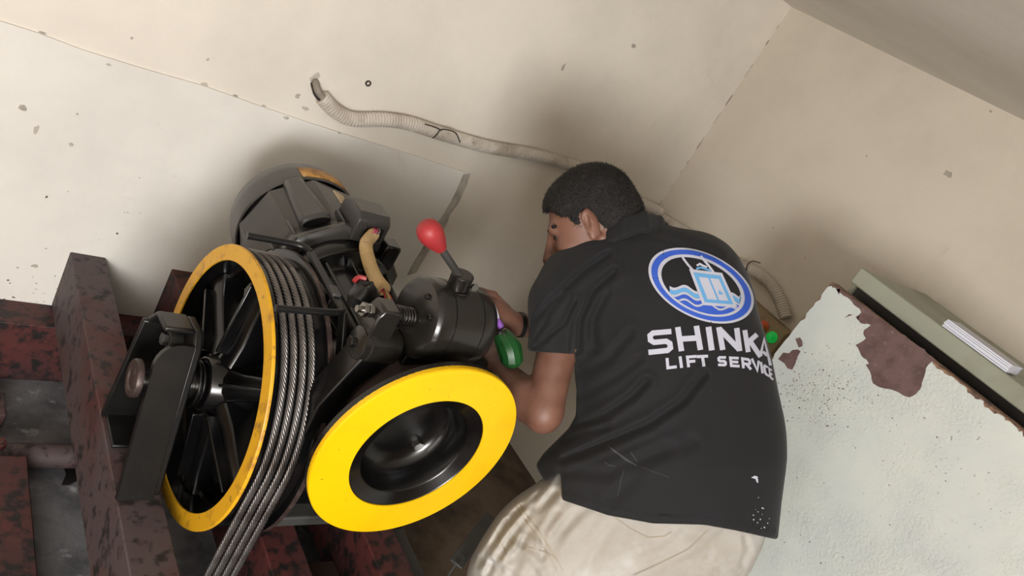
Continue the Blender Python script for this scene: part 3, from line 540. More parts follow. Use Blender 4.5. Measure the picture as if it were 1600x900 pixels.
#PERSON#
# ================================================================ the person: smooth blended volumes, meshed with surface nets
class Vol:
    def __init__(s, lo, hi, h):
        s.lo = np.array(lo, float); s.h = h; s.n = np.ceil((np.array(hi)-s.lo)/h).astype(int)+1; s.d = np.full(s.n, .5, np.float32)
    def sub(s, lo, hi, m):
        a = np.clip(np.floor((np.array(lo)-m-s.lo)/s.h).astype(int), 0, s.n); b = np.clip(np.ceil((np.array(hi)+m-s.lo)/s.h).astype(int)+1, 0, s.n)
        ax = [(s.lo[i]+np.arange(a[i], b[i])*s.h).astype(np.float32) for i in range(3)]
        return tuple(slice(a[i], b[i]) for i in range(3)), np.meshgrid(*ax, indexing='ij', sparse=True)
    def op(s, sl, d, k, mode):
        e = s.d[sl]
        if d.size == 0: return
        if mode == 'u': hh = np.maximum(k-np.abs(e-d), 0)/k if k else 0; s.d[sl] = np.minimum(e, d)-hh*hh*k/4
        elif mode == 's': d = -d; hh = np.maximum(k-np.abs(e-d), 0)/k if k else 0; s.d[sl] = np.maximum(e, d)+hh*hh*k/4
    def cone(s, a, b, r1, r2, k=.02, mode='u'):
        a = np.array(a, float); b = np.array(b, float); R = max(r1, r2); sl, (x, y, z) = s.sub(np.minimum(a, b)-R, np.maximum(a, b)+R, k+.02)
        ab = b-a; L = ab@ab; t = np.clip(((x-a[0])*ab[0]+(y-a[1])*ab[1]+(z-a[2])*ab[2])/L, 0, 1)
        d = np.sqrt((x-a[0]-t*ab[0])**2+(y-a[1]-t*ab[1])**2+(z-a[2]-t*ab[2])**2)-(r1+(r2-r1)*t); s.op(sl, d.astype(np.float32), k, mode); return s
    def ell(s, c, r, A=np.eye(3), k=.02, mode='u'):            # rows of A are the ellipsoid's axes
        c = np.array(c, float); r = np.array(r, float); R = r.max(); sl, (x, y, z) = s.sub(c-R, c+R, k+.02)
        q = [(A[i][0]*(x-c[0])+A[i][1]*(y-c[1])+A[i][2]*(z-c[2])) for i in range(3)]
        k0 = np.sqrt(sum((q[i]/r[i])**2 for i in range(3)))+1e-6; k1 = np.sqrt(sum((q[i]/r[i]**2)**2 for i in range(3)))+1e-6
        s.op(sl, (k0*(k0-1)/k1).astype(np.float32), k, mode); return s
    def tubeV(s, rows, k=.02, p=2.3):                           # rows: (py, px left, px right, depth, half thickness)
        rows = np.array(rows, float); v = (rows[:, 0]-450)/F*rows[:, 3]; ul = (rows[:, 1]-800)/F*rows[:, 3]; ur = (rows[:, 2]-800)/F*rows[:, 3]
        sl, (x, y, z) = s.sub((ul.min(), v.min(), (rows[:, 3]-rows[:, 4]).min()), (ur.max(), v.max(), (rows[:, 3]+rows[:, 4]).max()), k+.02)
        yy = y.ravel(); I = lambda q: np.interp(yy, v, q).astype(np.float32)[None, :, None]
        a = I((ur-ul)/2); c = I((ur+ul)/2); w = I(rows[:, 3]); b = I(rows[:, 4])
        d = ((np.abs((x-c)/a)**p+np.abs((z-w)/b)**p)**(1/p)-1)*np.minimum(a, b)
        d = np.maximum(d, np.maximum(v[0]-y, y-v[-1])); s.op(sl, d.astype(np.float32), k, 'u'); return s
    def mesh(s):
        d = s.d; neg = d < 0; n = s.n
        cnt = np.zeros(n-1, np.int8); c8 = [neg[i:n[0]-1+i, j:n[1]-1+j, k:n[2]-1+k] for i in (0, 1) for j in (0, 1) for k in (0, 1)]
        for c in c8: cnt += c
        cell = (cnt > 0) & (cnt < 8); idx = np.argwhere(cell); ID = np.full(n-1, -1, np.int64); ID[cell] = np.arange(len(idx))
        acc = np.zeros((len(idx), 3)); num = np.zeros(len(idx)); off = np.array([(i, j, k) for i in (0, 1) for j in (0, 1) for k in (0, 1)])
        val = np.stack([d[tuple((idx+o).T)] for o in off], 1)
        for a in range(8):
            for b in range(a+1, 8):
                if np.abs(off[a]-off[b]).sum() != 1: continue
                va, vb = val[:, a], val[:, b]; m_ = (va < 0) != (vb < 0); t = np.where(m_, va/np.where(m_, va-vb, 1), 0)
                acc += m_[:, None]*(off[a]+t[:, None]*(off[b]-off[a])); num += m_
        V = s.lo+(idx+acc/num[:, None])*s.h; Fc = []
        for ax in range(3):
            b, c = [(1, 2), (2, 0), (0, 1)][ax]; sl0 = [slice(None)]*3; sl1 = [slice(None)]*3; sl0[ax] = slice(0, -1); sl1[ax] = slice(1, None)
            e0, e1 = neg[tuple(sl0)], neg[tuple(sl1)]; E_ = np.argwhere(e0 != e1); E_ = E_[(E_[:, b] > 0) & (E_[:, c] > 0) & (E_[:, b] < n[b]-1) & (E_[:, c] < n[c]-1)]
            def g(db, dc): q = E_.copy(); q[:, b] -= db; q[:, c] -= dc; return ID[tuple(q.T)]
            quad = np.stack([g(1, 1), g(0, 1), g(0, 0), g(1, 0)], 1); fl_ = ~e0[tuple(E_.T)]; quad[fl_] = quad[fl_][:, ::-1]; Fc.append(quad)
        return V, np.concatenate(Fc)
def relax(V, Q, it=2, lam=.5):
    E_ = np.concatenate([Q[:, [0, 1]], Q[:, [1, 2]], Q[:, [2, 3]], Q[:, [3, 0]]])
    for _ in range(it):
        A = np.zeros_like(V); n = np.zeros(len(V)); np.add.at(A, E_[:, 0], V[E_[:, 1]]); np.add.at(A, E_[:, 1], V[E_[:, 0]]); np.add.at(n, E_[:, 0], 1); np.add.at(n, E_[:, 1], 1)
        V = V+lam*(A/n[:, None]-V)
    return V
def grow(name, vol, m, parent, it=2, fn=None):
    V, Q = vol.mesh(); V = relax(V, Q, it)
    if fn: V = fn(V)
    Wd = c2w(V); me = bpy.data.meshes.new(name); me.vertices.add(len(Wd)); me.vertices.foreach_set('co', Wd.ravel())
    me.loops.add(Q.size); me.loops.foreach_set('vertex_index', Q.ravel().astype(np.int32)); me.polygons.add(len(Q))
    me.polygons.foreach_set('loop_start', np.arange(0, Q.size, 4, dtype=np.int32)); me.update(calc_edges=True)
    bm = bmesh.new(); bm.from_mesh(me); bmesh.ops.recalc_face_normals(bm, faces=bm.faces); bm.to_mesh(me); bm.free()
    o = finish(name, me, m, parent, 0, True, 75); return o
def seg_dist(x, y, P):
    D = np.full(np.broadcast(x, y).shape, 9., np.float32)
    for (a, b) in zip(P[:-1], P[1:]):
        ab = b-a; t = np.clip(((x-a[0])*ab[0]+(y-a[1])*ab[1])/(ab@ab), 0, 1); D = np.minimum(D, np.sqrt((x-a[0]-t*ab[0])**2+(y-a[1]-t*ab[1])**2))
    return D
def creases(V, folds, d, wmax, amp=1.35, smin=0):                 # cloth folds: (photo polyline, width m, depth m); negative depth = ridge
    V = V.copy(); near = V[:, 2] < wmax(V) if callable(wmax) else V[:, 2] < wmax
    for P, sg, dep in folds:
        sg = max(sg, smin)
        Pm = [cm(x, y, d)[:2] for x, y in P]; sc = d/V[:, 2]
        D = seg_dist(V[:, 0]*sc, V[:, 1]*sc, Pm); L_ = np.exp(-(D/sg)**2)-.55*np.exp(-((D-1.7*sg)/sg)**2)
        V[:, 2] += np.where(near, amp*dep*L_, 0)
    return V

person = thing('person', (1.30, .62, 0), 'person in black polo shirt and stone trousers leaning over to the machine', 'person')
# ---- head frame
HC = cm(926, 346, 1.655)
HF = np.array([-.90, .37, .20]); HF /= np.linalg.norm(HF); HU = np.array([-.36, -.93, .03]); HU -= HF*(HU@HF); HU /= np.linalg.norm(HU); HS = np.cross(HF, HU); HS = HS if HS[2] < 0 else -HS   # HS: the side towards the camera
HA = np.array([HS, HF, HU])
def hp_(s_, f_, u_): return HC+HS*s_+HF*f_+HU*u_
body = Vol(cm(720, 240, 1.5)-[.02, .02, .1], np.array([.56, .50, 1.98]), .0032)
body.ell(hp_(0, -.010, .031), (.0715, .0895, .082), HA, .001)
body.ell(hp_(0, .040, -.030), (.060, .056, .080), HA, .03)
body.cone(hp_(0, .02, -.075), hp_(0, .072, -.098), .046, .026, .03)
body.cone(hp_(-.034, .079, .014), hp_(.034, .079, .014), .011, .011, .016)
body.cone(hp_(0, .094, .004), hp_(0, .119, -.040), .008, .0125, .012); body.ell(hp_(.012, .108, -.042), (.010, .011, .009), HA, .008); body.ell(hp_(-.012, .108, -.042), (.010, .011, .009), HA, .008)
body.cone(hp_(-.018, .094, -.066), hp_(.018, .094, -.066), .008, .008, .012); body.cone(hp_(-.015, .092, -.078), hp_(.015, .092, -.078), .008, .008, .010)
for s_ in (1, -1):
    body.ell(hp_(s_*.034, .100, -.004), (.017, .016, .010), HA, .010, 's')
    body.ell(hp_(s_*.046, .062, -.034), (.018, .022, .018), HA, .02)
    ear = np.array([HS*s_*.9-HF*.42, HF*.9+HS*s_*.42, HU])
    body.ell(hp_(s_*.075, -.001, -.006), (.0080, .0165, .031), ear, .004); body.ell(hp_(s_*.085, .003, -.002), (.009, .0095, .020), ear, .003, 's'); body.cone(hp_(s_*.079, -.001, -.016), hp_(s_*.080, -.006, .008), .0035, .003, .004); body.ell(hp_(s_*.076, .005, -.033), (.006, .008, .009), ear, .005)
NK = cm(985, 372, 1.66)
body.cone(hp_(0, -.035, -.045), NK, .056, .064, .03)
# torso core, under the shirt
TR = [(352, 960, 1040, 1.665, .055), (365, 925, 1072, 1.665, .075), (382, 893, 1105, 1.662, .09), (402, 874, 1134, 1.66, .10), (430, 872, 1155, 1.655, .112), (470, 876, 1172, 1.65, .12), (510, 884, 1188, 1.645, .124), (560, 894, 1202, 1.635, .124), (610, 901, 1212, 1.625, .122), (650, 900, 1221, 1.615, .122), (672, 888, 1224, 1.61, .124), (692, 868, 1225, 1.605, .127), (712, 848, 1225, 1.60, .130), (730, 836, 1223, 1.60, .133), (780, 812, 1216, 1.595, .138), (860, 790, 1208, 1.595, .142)]
core = [(a, max(b, 874)+16, c-16, d, e-.014) for a, b, c, d, e in TR[2:12]]
body.tubeV(core, .03)
# his left arm (nearest): shoulder, elbow, wrist
SH = cm(888, 462, 1.622); EL = cm(848, 650, 1.555); WR = cm(785, 580, 1.66)
body.cone(SH, EL+(SH-EL)*.08, .042, .0385, .03); body.cone(EL, EL+(WR-EL)*.35, .0355, .040, .02); body.cone(EL+(WR-EL)*.35, WR, .040, .027, .02)
def hand(Wp, D, Nn_, side, curl, k=.007):         # wrist, pointing direction, back-of-hand normal, thumb side
    D = D/np.linalg.norm(D); Nn_ = Nn_-D*(Nn_@D); Nn_ /= np.linalg.norm(Nn_); S = np.cross(D, Nn_)*side
    A = np.array([D, S, Nn_]); body.cone(Wp, Wp+D*.03, .0225, .026, .015); body.ell(Wp+D*.052, (.050, .041, .0175), A, .018)
    for i, (o_, L_) in enumerate(((.030, .040), (.010, .045), (-.010, .042), (-.029, .033))):
        p = Wp+D*.085+S*o_; dd = D; nn = Nn_; r_ = .0095 if i < 3 else .0085
        body.cone(p-D*.02, p, r_+.001, r_, .008)
        for q, f_ in enumerate((1, .72, .55)):
            c_, s2 = math.cos(curl[q]), math.sin(curl[q]); dd, nn = dd*c_-nn*s2, nn*c_+dd*s2; e_ = p+dd*L_*f_
            body.cone(p, e_, r_, r_-.0006, .0035); p = e_; r_ -= .0006
    p = Wp+D*.03+S*.030-Nn_*.006; d1 = D*.62+S*.70-Nn_*.35; d1 /= np.linalg.norm(d1); q1 = p+d1*.036; d2 = D*.93+S*.15-Nn_*.35; d2 /= np.linalg.norm(d2); q2 = q1+d2*.030; d3 = D*.9-S*.2-Nn_*.4; q3 = q2+d3/np.linalg.norm(d3)*.022
    body.cone(p, q1, .0135, .0115, .010); body.cone(q1, q2, .0108, .0098, .004); body.cone(q2, q3, .0098, .0082, .004)
hand(WR, cm(760, 560, 1.70)-WR, np.array([-.1, -.55, -.8]), -1, (.5, .75, .6))
# his right arm reaches across in front of him
SR = cm(1120, 450, 1.70); ERt = cm(975, 518, 1.80); WRr = cm(804, 507, 1.70)
body.cone(SR, ERt, .046, .040, .03); body.cone(ERt, ERt+(WRr-ERt)*.35, .038, .039, .02); body.cone(ERt+(WRr-ERt)*.35, WRr, .039, .0225, .02)
hand(WRr, cm(755, 494, 1.65)-WRr, np.array([.1, -.25, -.95]), 1, (.35, .6, .5))
bo = grow('body', body, 'skin', person, 2)
# eyes, brows, hair
def small(name, mt, lo, hi, h, build, it=1, parent=None):
    v_ = Vol(lo, hi, h); build(v_); return grow(name, v_, mt, parent or person, it)
for s_ in (1, -1):
    c = hp_(s_*.033, .0735, -.004); eo = small('eye', 'eye', c-.017, c+.017, .0016, lambda v_: v_.ell(c, (.0128,)*3, HA, .001))
    c3 = hp_(s_*.036, .0775, -.004); small('iris', 'iris', c3-.012, c3+.012, .0012, lambda v_: v_.ell(c3, (.0068, .0092, .0068), HA, .001), parent=eo)
    b0_, b1_ = hp_(s_*.012, .0915, .016), hp_(s_*.056, .0705, .016)
    small('eyebrow', 'hair', np.minimum(b0_, b1_)-.012, np.maximum(b0_, b1_)+.012, .0018, lambda v_: v_.cone(b0_, (b0_+b1_)/2+HU*.004, .0050, .0056, .002).cone((b0_+b1_)/2+HU*.004, b1_, .0056, .0036, .002))
hv = Vol(HC-.16, HC+.16, .0028)
hv.ell(hp_(0, -.011, .033), (.0770, .0955, .0875), HA, .001); hv.ell(hp_(0, .034, .050), (.066, .055, .050), HA, .02); hv.cone(hp_(0, -.05, -.02), hp_(0, -.055, -.05), .060, .052, .03)
ax = [hv.lo[i]+np.arange(hv.n[i])*hv.h-HC[i] for i in range(3)]; gx, gy, gz_ = np.meshgrid(*ax, indexing='ij', sparse=True)
ff = gx*HF[0]+gy*HF[1]+gz_*HF[2]; uu = gx*HU[0]+gy*HU[1]+gz_*HU[2]; ss = gx*HS[0]+gy*HS[1]+gz_*HS[2]
line = np.interp(ff, [-.12, -.07, -.040, -.018, -.006, .017, .020, .030, .037, .052, .062, .072, .11], [-.075, -.072, -.060, -.015, .026, .020, -.028, -.026, .024, .030, .044, .056, .060])
hv.d = np.maximum(hv.d, (line-uu).astype(np.float32)*.6)
hr = np.random.default_rng(1)
hair = grow('hair', hv, 'hair', person, 2, lambda V: V+hr.normal(0, .0005, V.shape))
hm = hair.data; bm = bmesh.new(); bm.from_mesh(hm); fs = list(bm.faces); down = Vector(-(HU[0]*EX+HU[1]*EY+HU[2]*FW)); fwd = Vector(HF[0]*EX+HF[1]*EY+HF[2]*FW)
for q in hr.integers(0, len(fs), 14000):                     # short clipped hairs
    f_ = fs[q]; c = f_.calc_center_median(); n = f_.normal; g = (down*.55+fwd*.25+Vector(hr.normal(0, .25, 3))); g = (g-n*g.dot(n)); d = (n*.42+g).normalized(); t = n.cross(d).normalized()*.00045
    bm.faces.new([bm.verts.new(p) for p in (c-t, c+t, c+d*hr.uniform(.004, .008))])
bm.to_mesh(hm); bm.free()
c = cm(813, 507, 1.712); WD = (WRr-ERt)/np.linalg.norm(WRr-ERt); Wc = WRr-WD*.014
w0 = c2w(Wc-WD*.0045); w1 = c2w(Wc+WD*.0045); dw = Vector(w1-w0).normalized(); uw = dw.orthogonal().normalized(); vw = dw.cross(uw); vv = []
for q, r_ in ((w0, .024), (w0, .0282), (w1, .0282), (w1, .024)):
    for t in range(36): vv.append(Vector(q)+(uw*math.cos(2*math.pi*t/36)+vw*math.sin(2*math.pi*t/36))*r_)
MB().add(vv, [(a*36+t, a*36+(t+1) % 36, ((a+1) % 4)*36+(t+1) % 36, ((a+1) % 4)*36+t) for a in range(4) for t in range(36)]).build('wristband', 'band', person)

# ---- shirt
sv = Vol(cm(800, 325, 1.6)-[.02, .0, .16], np.array([.60, .56, 1.86]), .0045)
sv.tubeV(TR, .03, 2.25)
sv.cone(cm(890, 446, 1.615), cm(873, 474, 1.60), .062, .056, .04); sv.cone(cm(873, 470, 1.60), cm(859, 556, 1.572), .056, .0465, .03)
sv.cone(cm(888, 428, 1.625), cm(962, 378, 1.64), .034, .033, .04); sv.cone(cm(1085, 425, 1.665), cm(1110, 470, 1.70), .085, .08, .05)
ax = [sv.lo[i]+np.arange(sv.n[i])*sv.h for i in range(3)]; gx, gy, gz_ = np.meshgrid(*ax, indexing='ij', sparse=True)
PX = 800+gx/gz_*F; PY = 450+gy/gz_*F
hem = np.interp(PX, [832, 842, 851, 866, 877, 877.6, 950, 1020, 1100, 1150, 1208, 1240], [716, 738, 753, 745, 736, 781, 805, 818, 820, 829, 842, 846]); hemd = ((PY-hem)/F*gz_).astype(np.float32)
slv = ((PY-(551+.06*(PX-860)))/F*gz_).astype(np.float32); slv = np.where(PX < 897, slv, -1); slv = np.where((PY < 640), slv, -1)
sv.d = np.maximum(sv.d, np.maximum(hemd, np.where((PX < 897) & (PY < 640) & (gz_ < 1.9), slv, -1)))
folds = [([(880, 718), (945, 692), (1015, 662), (1067, 627), (1100, 585)], .0085, .0080), ([(898, 668), (945, 648), (987, 620), (1010, 596)], .008, .0075), ([(880, 690), (910, 676), (950, 668)], .006, .004),
         ([(827, 513), (862, 470), (916, 420), (950, 398)], .0075, .0075), ([(836, 528), (858, 490), (880, 462)], .006, .005), ([(838, 540), (880, 505), (898, 470)], .006, .004), ([(900, 548), (905, 500), (925, 455), (960, 425)], .0080, .0085),
         ([(930, 545), (925, 500), (950, 450)], .008, .003), ([(905, 585), (950, 560), (985, 520)], .009, .0035), ([(905, 620), (960, 590), (1000, 560)], .008, .003),
         ([(1000, 352), (1060, 372), (1120, 400)], .010, .003), ([(880, 735), (950, 740), (1040, 700)], .012, .003), ([(960, 780), (1010, 720), (1080, 690)], .014, .0025),
         ([(884, 764), (950, 789), (1020, 803), (1100, 806), (1150, 814), (1210, 828)], .0022, .0016), ([(829, 541), (860, 544), (892, 544)], .0022, .0014)]
shirt = grow('polo_shirt', sv, 'shirt', person, 3, lambda V: creases(V, folds, 1.54, 1.64))
cv = Vol(cm(930, 310, 1.66)-[.02, .0, .16], cm(1090, 400, 1.66)+[.03, .05, .16], .0032)
CA = [cm(950, 358, 1.60), cm(975, 344, 1.585), cm(1006, 335, 1.595), cm(1030, 342, 1.63), cm(1038, 352, 1.68), cm(1015, 352, 1.73), cm(970, 356, 1.735), cm(945, 362, 1.69), cm(948, 360, 1.63), cm(958, 352, 1.60)]
for a_, b_ in zip(CA[:-1], CA[1:]):
    for j in range(6): o_ = np.array([0, .006*j, 0])-np.array([0, 0, .0022*j]); cv.cone(a_+o_, b_+o_, .0066, .0066, .008)
grow('collar', cv, 'shirt', person, 2)

# ---- trousers and shoes
hipL = c2w(cm(852, 868, 1.60)); hipR = c2w(cm(1055, 868, 1.61)); KL = hipL+[.035, .03, -.40]; KR = hipR+[.03, .0, -.46]; AL = np.array([KL[0]+.02, KL[1]-.02, .10]); AR = np.array([KR[0]+.03, KR[1]-.04, .10])
pw = [w2c(q) for q in (hipL, hipR, KL, KR, AL, AR)]
lo = np.min(pw, axis=0)-[.16, .32, .2]; hi = np.max(pw, axis=0)+[.2, .1, .2]
pv = Vol(lo, hi, .0048)
PT = [(700, 900, 1190, 1.605, .105), (740, 862, 1196, 1.60, .113), (780, 822, 1199, 1.60, .118), (815, 793, 1197, 1.60, .121), (850, 768, 1186, 1.60, .120), (880, 752, 1168, 1.605, .114), (905, 752, 1140, 1.61, .104), (940, 790, 1080, 1.61, .08)]
pv.tubeV(PT, .02, 2.4)
for h_, k_, a_ in ((pw[0], pw[2], pw[4]), (pw[1], pw[3], pw[5])):
    pv.cone(h_, k_, .104, .082, .07); pv.cone(k_, a_, .082, .07, .04)
ax = [pv.lo[i]+np.arange(pv.n[i])*pv.h for i in range(3)]; gx, gy, gz_ = np.meshgrid(*ax, indexing='ij', sparse=True)
pv.d = np.maximum(pv.d, (.035-(EYE[2]+gx*EX[2]+gy*EY[2]+gz_*FW[2])).astype(np.float32)+.0)
pf = [([(880, 742), (850, 790), (815, 850), (800, 895)], .010, .007), ([(868, 770), (830, 800), (790, 850), (765, 895)], .008, .009), ([(840, 775), (800, 805), (770, 850)], .007, .008), ([(815, 792), (780, 830), (750, 880)], .006, .007), ([(900, 800), (860, 850), (835, 895)], .010, .006), ([(920, 790), (880, 830), (860, 880)], .009, .004),
      ([(800, 850), (830, 870), (850, 900)], .008, -.006), ([(770, 870), (800, 885), (815, 905)], .007, -.006), ([(1125, 822), (1090, 855), (1045, 880), (990, 905)], .008, .004), ([(790, 800), (810, 830), (840, 850)], .006, -.005), ([(1165, 838), (1170, 860), (1160, 880)], .005, .004), ([(745, 870), (775, 885), (790, 905)], .006, .006), ([(960, 820), (930, 860), (915, 895)], .012, .0045), ([(855, 745), (838, 775), (822, 815), (815, 850)], .005, .006), ([(790, 815), (775, 850), (760, 900)], .004, .005), ([(830, 800), (812, 840), (790, 870)], .004, -.005), ([(870, 800), (850, 830), (848, 870)], .005, .005), ([(800, 868), (780, 892), (772, 910)], .004, .005), ([(1060, 826), (1030, 850), (985, 865)], .008, .003)]
trs = grow('trousers', pv, 'pants', person, 2, lambda V: creases(V, pf, 1.49, 1.60, .85, .0065))
for A_, k_ in ((AL, KL), (AR, KR)):
    d2 = np.array([-.25, .968, 0]); c = np.array([A_[0], A_[1], 0]); s2 = np.array([-d2[1], d2[0], 0]); v = []
    P_ = [(-.10, .032, .075), (-.07, .040, .085), (0, .043, .085), (.06, .047, .07), (.12, .047, .052), (.16, .036, .042), (.175, .018, .032)]
    for t, w_, h_ in P_:
        for an in np.linspace(0, 2*math.pi, 16, endpoint=False):
            zz = max(0, h_/2+h_/2*math.sin(an)*1.2) if math.sin(an) > -.6 else 0.001; v.append(c+d2*t+s2*w_*math.cos(an)+np.array([0, 0, min(zz, h_)]))
    n = 16; MB().add(v, [(i*n+t, i*n+(t+1) % n, (i+1)*n+(t+1) % n, (i+1)*n+t) for i in range(len(P_)-1) for t in range(n)]+[tuple(range(n)), tuple((len(P_)-1)*n+t for t in range(n))]).build('shoe', 'shoe', person)

# ---- print on the shirt back and stitching: laid on the cloth surface
def cast(o):
    Lw = ROOT[o.name]; me = o.data; return BVHTree.FromPolygons([v.co+Lw for v in me.vertices], [tuple(p.vertices) for p in me.polygons])
bvS, bvP = cast(shirt), cast(trs)
class Print:
    def __init__(s, bv, off): s.bv = bv; s.off = off; s.m = MB()
    def pt(s, x, y):
        r_ = Vector(ray(x, y)).normalized(); h, nn, i, dd = s.bv.ray_cast(Vector(EYE), r_)
        if h is None: return None
        if nn.dot(r_) > 0: nn = -nn
        return h+nn*s.off
    def quad(s, q, mx=4.0):                      # q: four photo points; cut fine enough to follow the cloth
        q = [np.array(p, float) for p in q]; nu = max(1, int(max(np.linalg.norm(q[1]-q[0]), np.linalg.norm(q[2]-q[3]))/mx)+1); nv_ = max(1, int(max(np.linalg.norm(q[3]-q[0]), np.linalg.norm(q[2]-q[1]))/mx)+1)
        G = [[s.pt(*((q[0]*(1-a/nu)+q[1]*a/nu)*(1-b/nv_)+(q[3]*(1-a/nu)+q[2]*a/nu)*b/nv_)) for a in range(nu+1)] for b in range(nv_+1)]
        for b in range(nv_):
            for a in range(nu):
                c4 = [G[b][a], G[b][a+1], G[b+1][a+1], G[b+1][a]]
                if None in c4 or max((c4[i]-c4[j]).length for i in range(4) for j in range(i)) > .03: continue
                s.m.add(c4, [(0, 1, 2, 3)])
        return s
    def line(s, P, w, cap=True):
        P = [np.array(p, float) for p in P]; n = len(P); W_ = (lambda i: w[i]) if hasattr(w, '__len__') else (lambda i: w); L_ = []; R_ = []
        for i in range(n):
            d0 = P[i]-P[i-1] if i else P[1]-P[0]; d1 = P[i+1]-P[i] if i < n-1 else P[i]-P[i-1]; d0 = d0/np.linalg.norm(d0); d1 = d1/np.linalg.norm(d1)
            t = d0+d1; t /= np.linalg.norm(t); nn = np.array([-t[1], t[0]]); f_ = 1/max(.5, abs(nn@np.array([-d0[1], d0[0]]))); L_.append(P[i]+nn*W_(i)/2*f_); R_.append(P[i]-nn*W_(i)/2*f_)
        for i in range(n-1): s.quad((L_[i], L_[i+1], R_[i+1], R_[i]))
        return s
    def build(s, name, mt, parent): return s.m.build(name, mt, parent, ang=60)
def LG(u, v): return np.array([1095+79*.995*u+63*.37*v, 446.7+79*.1*u+63*.93*v])
def ring(pr, r0, r1, a0=0, a1=360, n=72):
    for i in range(n):
        t0, t1 = [math.radians(a0+(a1-a0)*q/n) for q in (i, i+1)]
        pr.quad((LG(r0*math.cos(t0), r0*math.sin(t0)), LG(r0*math.cos(t1), r0*math.sin(t1)), LG(r1*math.cos(t1), r1*math.sin(t1)), LG(r1*math.cos(t0), r1*math.sin(t0))), 5)
wp = Print(bvS, .0013); ring(wp, .755, 1.0)
bpz = Print(bvS, .0021); ring(bpz, .825, .945)
# water: blue belly and waves
def inside_y(x, r=.765):                         # lower edge of the inner disc at photo column x
    best = None
    for t in np.linspace(0, math.pi, 181):
        p = LG(r*math.cos(t), r*math.sin(t))
        if best is None or abs(p[0]-x) < abs(best[0]-x): best = p
    return best[1]
def wave(pr, xs, f0, f1):
    for a_, b_ in zip(xs[:-1], xs[1:]): pr.quad(((a_, f0(a_)), (b_, f0(b_)), (b_, f1(b_)), (a_, f1(a_))), 3)
wl_ = lambda x, o_: 451+o_+(x-1045)*.16+3.6*math.sin((x-1043)/36*2*math.pi)
xs = np.arange(1046, 1171, 3.0); cl = lambda f: (lambda x: min(f(x), inside_y(x)))
wave(wp, xs, cl(lambda x: wl_(x, -6)), cl(lambda x: wl_(x, -1.5))); wave(wp, xs, cl(lambda x: wl_(x, 5)), cl(lambda x: wl_(x, 9))); wave(wp, xs, cl(lambda x: wl_(x, 15)), cl(lambda x: wl_(x, 18.5)))
sp = Print(bvS, .0021); wave(sp, xs, cl(lambda x: wl_(x, -1.5)), cl(lambda x: wl_(x, 5)))
wave(bpz, xs, cl(lambda x: wl_(x, 9)), cl(lambda x: wl_(x, 15))); wave(bpz, xs, cl(lambda x: wl_(x, 18.5)), inside_y)
# lift car with two doors, hanging on two ropes
Q = [np.array(p) for p in ((1076, 421), (1127, 427), (1151, 481), (1097, 477))]
def BL(q, u, v): return (q[0]*(1-u)+q[1]*u)*(1-v)+(q[3]*(1-u)+q[2]*u)*v
def rect(pr, q, u0, u1, v0, v1): pr.quad((BL(q, u0, v0), BL(q, u1, v0), BL(q, u1, v1), BL(q, u0, v1)))
w2 = Print(bvS, .0027); rect(w2, Q, 0, 1, 0, 1)
s2_ = Print(bvS, .0034); rect(s2_, Q, .09, .91, .09, .92)
w3 = Print(bvS, .0041); rect(w3, Q, .20, .48, .20, .83); rect(w3, Q, .535, .80, .20, .83)
b3_ = Print(bvS, .0047); b3_.quad((BL(Q, .66, .52), BL(Q, .66, .52), BL(Q, .735, .66), BL(Q, .585, .66)))
w2.line([(1064, 399), (1068, 406), (1074, 414), (1082, 423)], 3.4); w2.line([(1094, 401), (1099, 407), (1106, 415), (1114, 426)], 3.4); w2.line([(1088, 416), (1093, 413), (1098, 416), (1104, 418)], 3.4)
s2_.line([(1087, 421), (1094, 419), (1101, 421), (1110, 424)], 3.0)
# lettering
GL = {'S': [[(1, .13), (.26, .13), (.13, .22), (.13, .40), (.26, .5), (.74, .5), (.87, .6), (.87, .78), (.74, .87), (0, .87)]], 'H': [[(.13, 0), (.13, 1)], [(.87, 0), (.87, 1)], [(.13, .5), (.87, .5)]], 'I': [[(.5, 0), (.5, 1)]],
      'N': [[(.13, 1), (.13, 0)], [(.13, .06), (.87, .94)], [(.87, 0), (.87, 1)]], 'K': [[(.13, 0), (.13, 1)], [(.9, 0), (.2, .55)], [(.35, .42), (.92, 1)]], 'A': [[(.02, 1), (.5, .02), (.98, 1)], [(.26, .68), (.74, .68)]],
      'L': [[(.13, 0), (.13, .88), (1, .88)]], 'F': [[(.13, 1), (.13, .12), (1, .12)], [(.13, .52), (.85, .52)]], 'T': [[(0, .12), (1, .12)], [(.5, .12), (.5, 1)]], 'E': [[(1, .12), (.13, .12), (.13, .88), (1, .88)], [(.13, .5), (.9, .5)]],
      'R': [[(.13, 1), (.13, .12), (.75, .12), (.88, .22), (.88, .45), (.75, .56), (.13, .56)], [(.5, .56), (.92, 1)]], 'V': [[(.05, 0), (.5, .95), (.95, 0)]], 'C': [[(1, .12), (.3, .12), (.13, .24), (.13, .76), (.3, .88), (1, .88)]]}
cr = lambda x, y: np.array([960+x*.311, 340+y*.3111])
lt = Print(bvS, .0014)
